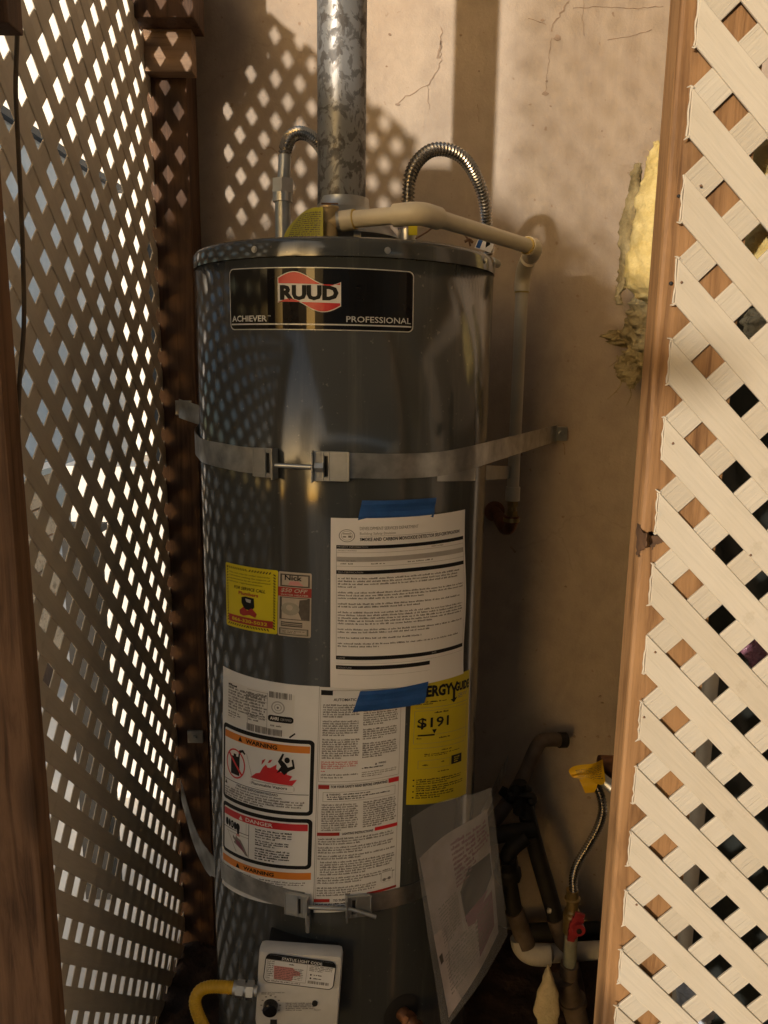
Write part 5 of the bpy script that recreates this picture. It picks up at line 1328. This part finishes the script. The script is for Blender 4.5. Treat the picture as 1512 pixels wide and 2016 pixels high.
T('pipe_run', [(1030, 1575, 1.60), (1052, 1660, 1.585), (1078, 1750, 1.57), (1098, 1820, 1.56)], 0.0195, M['iron'], t)
T('grimy_end', [(1094, 1806, 1.561), (1112, 1860, 1.555), (1128, 1925, 1.55), (1140, 1990, 1.54)], 0.0215, M['old_pipe'], t)
bm = bmesh.new()
for px, py, r in [(1015, 1560, .018), (1034, 1556, .016), (1045, 1572, .015), (1024, 1578, .020), (1042, 1588, .014), (1006, 1572, .013)]:
    q = PY(px, py, 1.60+random.uniform(-.02, .02)); bmesh.ops.create_icosphere(bm, subdivisions=2, radius=r, matrix=Matrix.Translation(q) @ Matrix.Rotation(px, 4, 'X') @ Matrix.Diagonal((1, 0.8, 1.25, 1)))
tube(bm, [PY(1000, 1562, 1.58), PY(1047, 1566, 1.58)], 0.008, 6); tube(bm, [PY(1024, 1540, 1.59), PY(1024, 1600, 1.59)], 0.016, 8)
fin(bm, 'valve_body', M['iron'], t, True, 40)
T('paint_dab', [(1078, 1792, 1.548), (1084, 1793, 1.548)], 0.006, M['white_pvc'], t, 8)
t = thing('iron_pipe', 'black iron tee and short drop pipe with a bulging union, beside the document pouch', 'pipe')
T('pipe_run', [(955, 1648, 1.56), (1000, 1640, 1.56), (1050, 1632, 1.57)], 0.019, M['iron'], t)
T('branch', [(1035, 1648, 1.55), (1010, 1668, 1.54), (998, 1690, 1.535), (1000, 1722, 1.53), (1008, 1765, 1.53), (1014, 1800, 1.53)], 0.0175, M['iron'], t)
T('union', [(996, 1690, 1.53), (998, 1708, 1.53), (1001, 1728, 1.53)], [0.026]*7+[0.030]*6, M['iron'], t, 8, 6)
T('old_elbow', [(1012, 1792, 1.53), (1020, 1812, 1.53), (1028, 1838, 1.525), (1036, 1862, 1.52)], 0.021, M['old_pipe'], t)
t = thing('drain_pipe', 'white plastic pipe with a rounded elbow lying low along the wall', 'pipe')
T('elbow', [(1024, 1845, 1.53), (1030, 1866, 1.525), (1048, 1878, 1.52), (1082, 1880, 1.52)], 0.0235, M['white_pvc'], t, 20, 8)
T('pipe_run', [(1082, 1877, 1.545), (1260, 1865, 1.60)], 0.0200, M['white_pvc'], t)
t = thing('black_hose', 'thick black hose lying along the foot of the wall behind the white pipe', 'hose')
T('hose_run', [(1010, 1838, 1.70), (1100, 1834, 1.70), (1260, 1832, 1.70)], 0.022, M['iron'], t)
t = thing('gas_cock', 'grey-green gas riser with a red handled shut-off valve', 'gas valve')
T('riser', [(1126, 1812, 1.44), (1121, 1905, 1.44)], 0.0140, simple('grey_green_pipe', (0.24, 0.24, 0.19), 0.6, 0.1, 0.2), t)
T('coupling', [(1121, 1898, 1.44), (1120, 1922, 1.44)], 0.0200, M['old_pipe'], t, 8)
T('body', [(1127, 1752, 1.44), (1127, 1768, 1.44), (1127, 1772, 1.44), (1126, 1792, 1.44), (1126, 1800, 1.44), (1125, 1834, 1.44)], [0.0130]*6+[0.0165]*6+[0.0125]*6+[0.0160]*6+[0.019]*7, M['brass'], t, 12, 6, 30)
hp = PY(1134, 1822, 1.415)
bm = bmesh.new(); Mh = Matrix.Translation(hp) @ Matrix.Rotation(rad(14), 4, 'Y')
for zc, w_ in ((0.024, 0.010), (0.012, 0.0125), (0, 0.014), (-0.012, 0.0125), (-0.024, 0.010), (-0.032, 0.008)):
    box(bm, (-w_, -0.003, zc-0.0065), (w_, 0.004, zc+0.0065), 0.002, Mh)
tube(bm, [Mh @ Vector((0.004, -0.002, -0.002)), Mh @ Vector((0.004, -0.012, -0.002))], 0.0135, 16)
fin(bm, 'handle', M['valve_red'], t, True, 40)
mktube('spindle_nut', [Mh @ Vector((0.004, -0.0115, -0.002)), Mh @ Vector((0.004, -0.0155, -0.002))], 0.006, M['iron'], t, 6)
t = thing('grimy_tee', 'grimy old pipe tee standing in the earth under the gas cock', 'pipe fitting')
T('tee_body', [(1112, 1925, 1.44), (1122, 1960, 1.44), (1134, 2000, 1.44), (1146, 2045, 1.44)], 0.0245, M['old_pipe'], t, 20)
T('tee_ring', [(1126, 1966, 1.44), (1129, 1976, 1.44)], 0.0300, M['old_pipe'], t, 20)
T('tee_arm', [(1085, 1935, 1.45), (1118, 1940, 1.44)], 0.0200, M['old_pipe'], t)
t = thing('gas_connector', 'bare corrugated steel gas connector curving down to the red handled valve', 'gas hose')
corrugated('steel_hose', [PY(1129, 1752, 1.44), PY(1129, 1728, 1.44), PY(1137, 1700, 1.435), PY(1156, 1668, 1.43), PY(1176, 1632, 1.425), PY(1186, 1600, 1.42), PY(1184, 1572, 1.42), PY(1174, 1545, 1.42), PY(1168, 1525, 1.43)], 0.0092, 0.0064, M['flex'], t, 0.36)
corrugated('grey_sleeve', [PY(1166, 1520, 1.41), PY(1180, 1530, 1.41), PY(1196, 1543, 1.42), PY(1230, 1570, 1.45)], 0.0125, 0.0066, M['steel_dull'], t, 0.3)
yt = thing('warning_tag', 'folded bright yellow printed tag wrapped round the steel gas connector by the right post', 'tag')
def f1(u, v, lay=0):
    a = PY(1116, 1512, 1.40); b = PY(1188, 1484, 1.41); c_ = PY(1192, 1535, 1.39); d = PY(1130, 1537, 1.38)
    p = a*(1-u)*(1-v)+b*u*(1-v)+c_*u*v+d*(1-u)*v
    return p+Vector((0, -0.022*math.sin(u*math.pi)*(1-abs(v-0.4))-0.0006*lay-0.006*math.sin(v*5+u*3), 0.006*math.sin(u*5)))
pgt = grid_patch('card', f1, M['tag'], yt, 12, 10, ru=0.2, rv=0.2)
S = Sheet(f1, pgt, 12, 10); S.para('bill_dark', 0.15, 0.15, 0.92, 0.88, 9, 0.03, hgt=0.35); S.build()
def f2_(u, v, lay=0):
    a = PY(1140, 1534, 1.385); b = PY(1178, 1530, 1.385); c_ = PY(1171, 1562, 1.375); d = PY(1153, 1563, 1.375)
    return a*(1-u)*(1-v)+b*u*(1-v)+c_*u*v+d*(1-u)*v+Vector((0, -0.004*math.sin(v*4), 0))
grid_patch('card_flap', f2_, M['tag'], yt, 5, 5)
q = PY(1190, 1510, 1.47)
tag(mktube('fitting', [q+Vector((-0.01, 0, 0.0)), q+Vector((0.06, 0, 0))], 0.024, M['copper'], None, 16), 'dark brown fitting behind the yellow tag at the right post', 'fitting')
t = thing('foam_scrap', 'pointed pale yellow foam scrap standing on the earth beside the grimy tee', 'foam scrap')
loft_blob('foam_lump', [(1900, 1077, 1082), (1930, 1068, 1092), (1960, 1056, 1100), (1990, 1050, 1102), (2010, 1058, 1098), (2030, 1062, 1094)], 1.36, 0.012, M['foam_cut'], 0.0010, parent=t)

# ------------------------------------------------------------------ put each group's origin at its base
for o in list(COL.objects):
    if o.parent is None and o.type == 'EMPTY':
        bpy.context.view_layer.update()
        pts = []
        for ch in o.children_recursive:
            if ch.type == 'MESH' and ch.data.vertices:
                pts += [ch.matrix_world @ Vector(c) for c in ch.bound_box]
        if not pts: continue
        mn = Vector([min(p[i] for p in pts) for i in range(3)]); mx_ = Vector([max(p[i] for p in pts) for i in range(3)])
        c = Vector(((mn.x+mx_.x)/2, (mn.y+mx_.y)/2, mn.z))
        o.location = c
        for ch in o.children: ch.matrix_local = Matrix.Translation(-c) @ ch.matrix_local
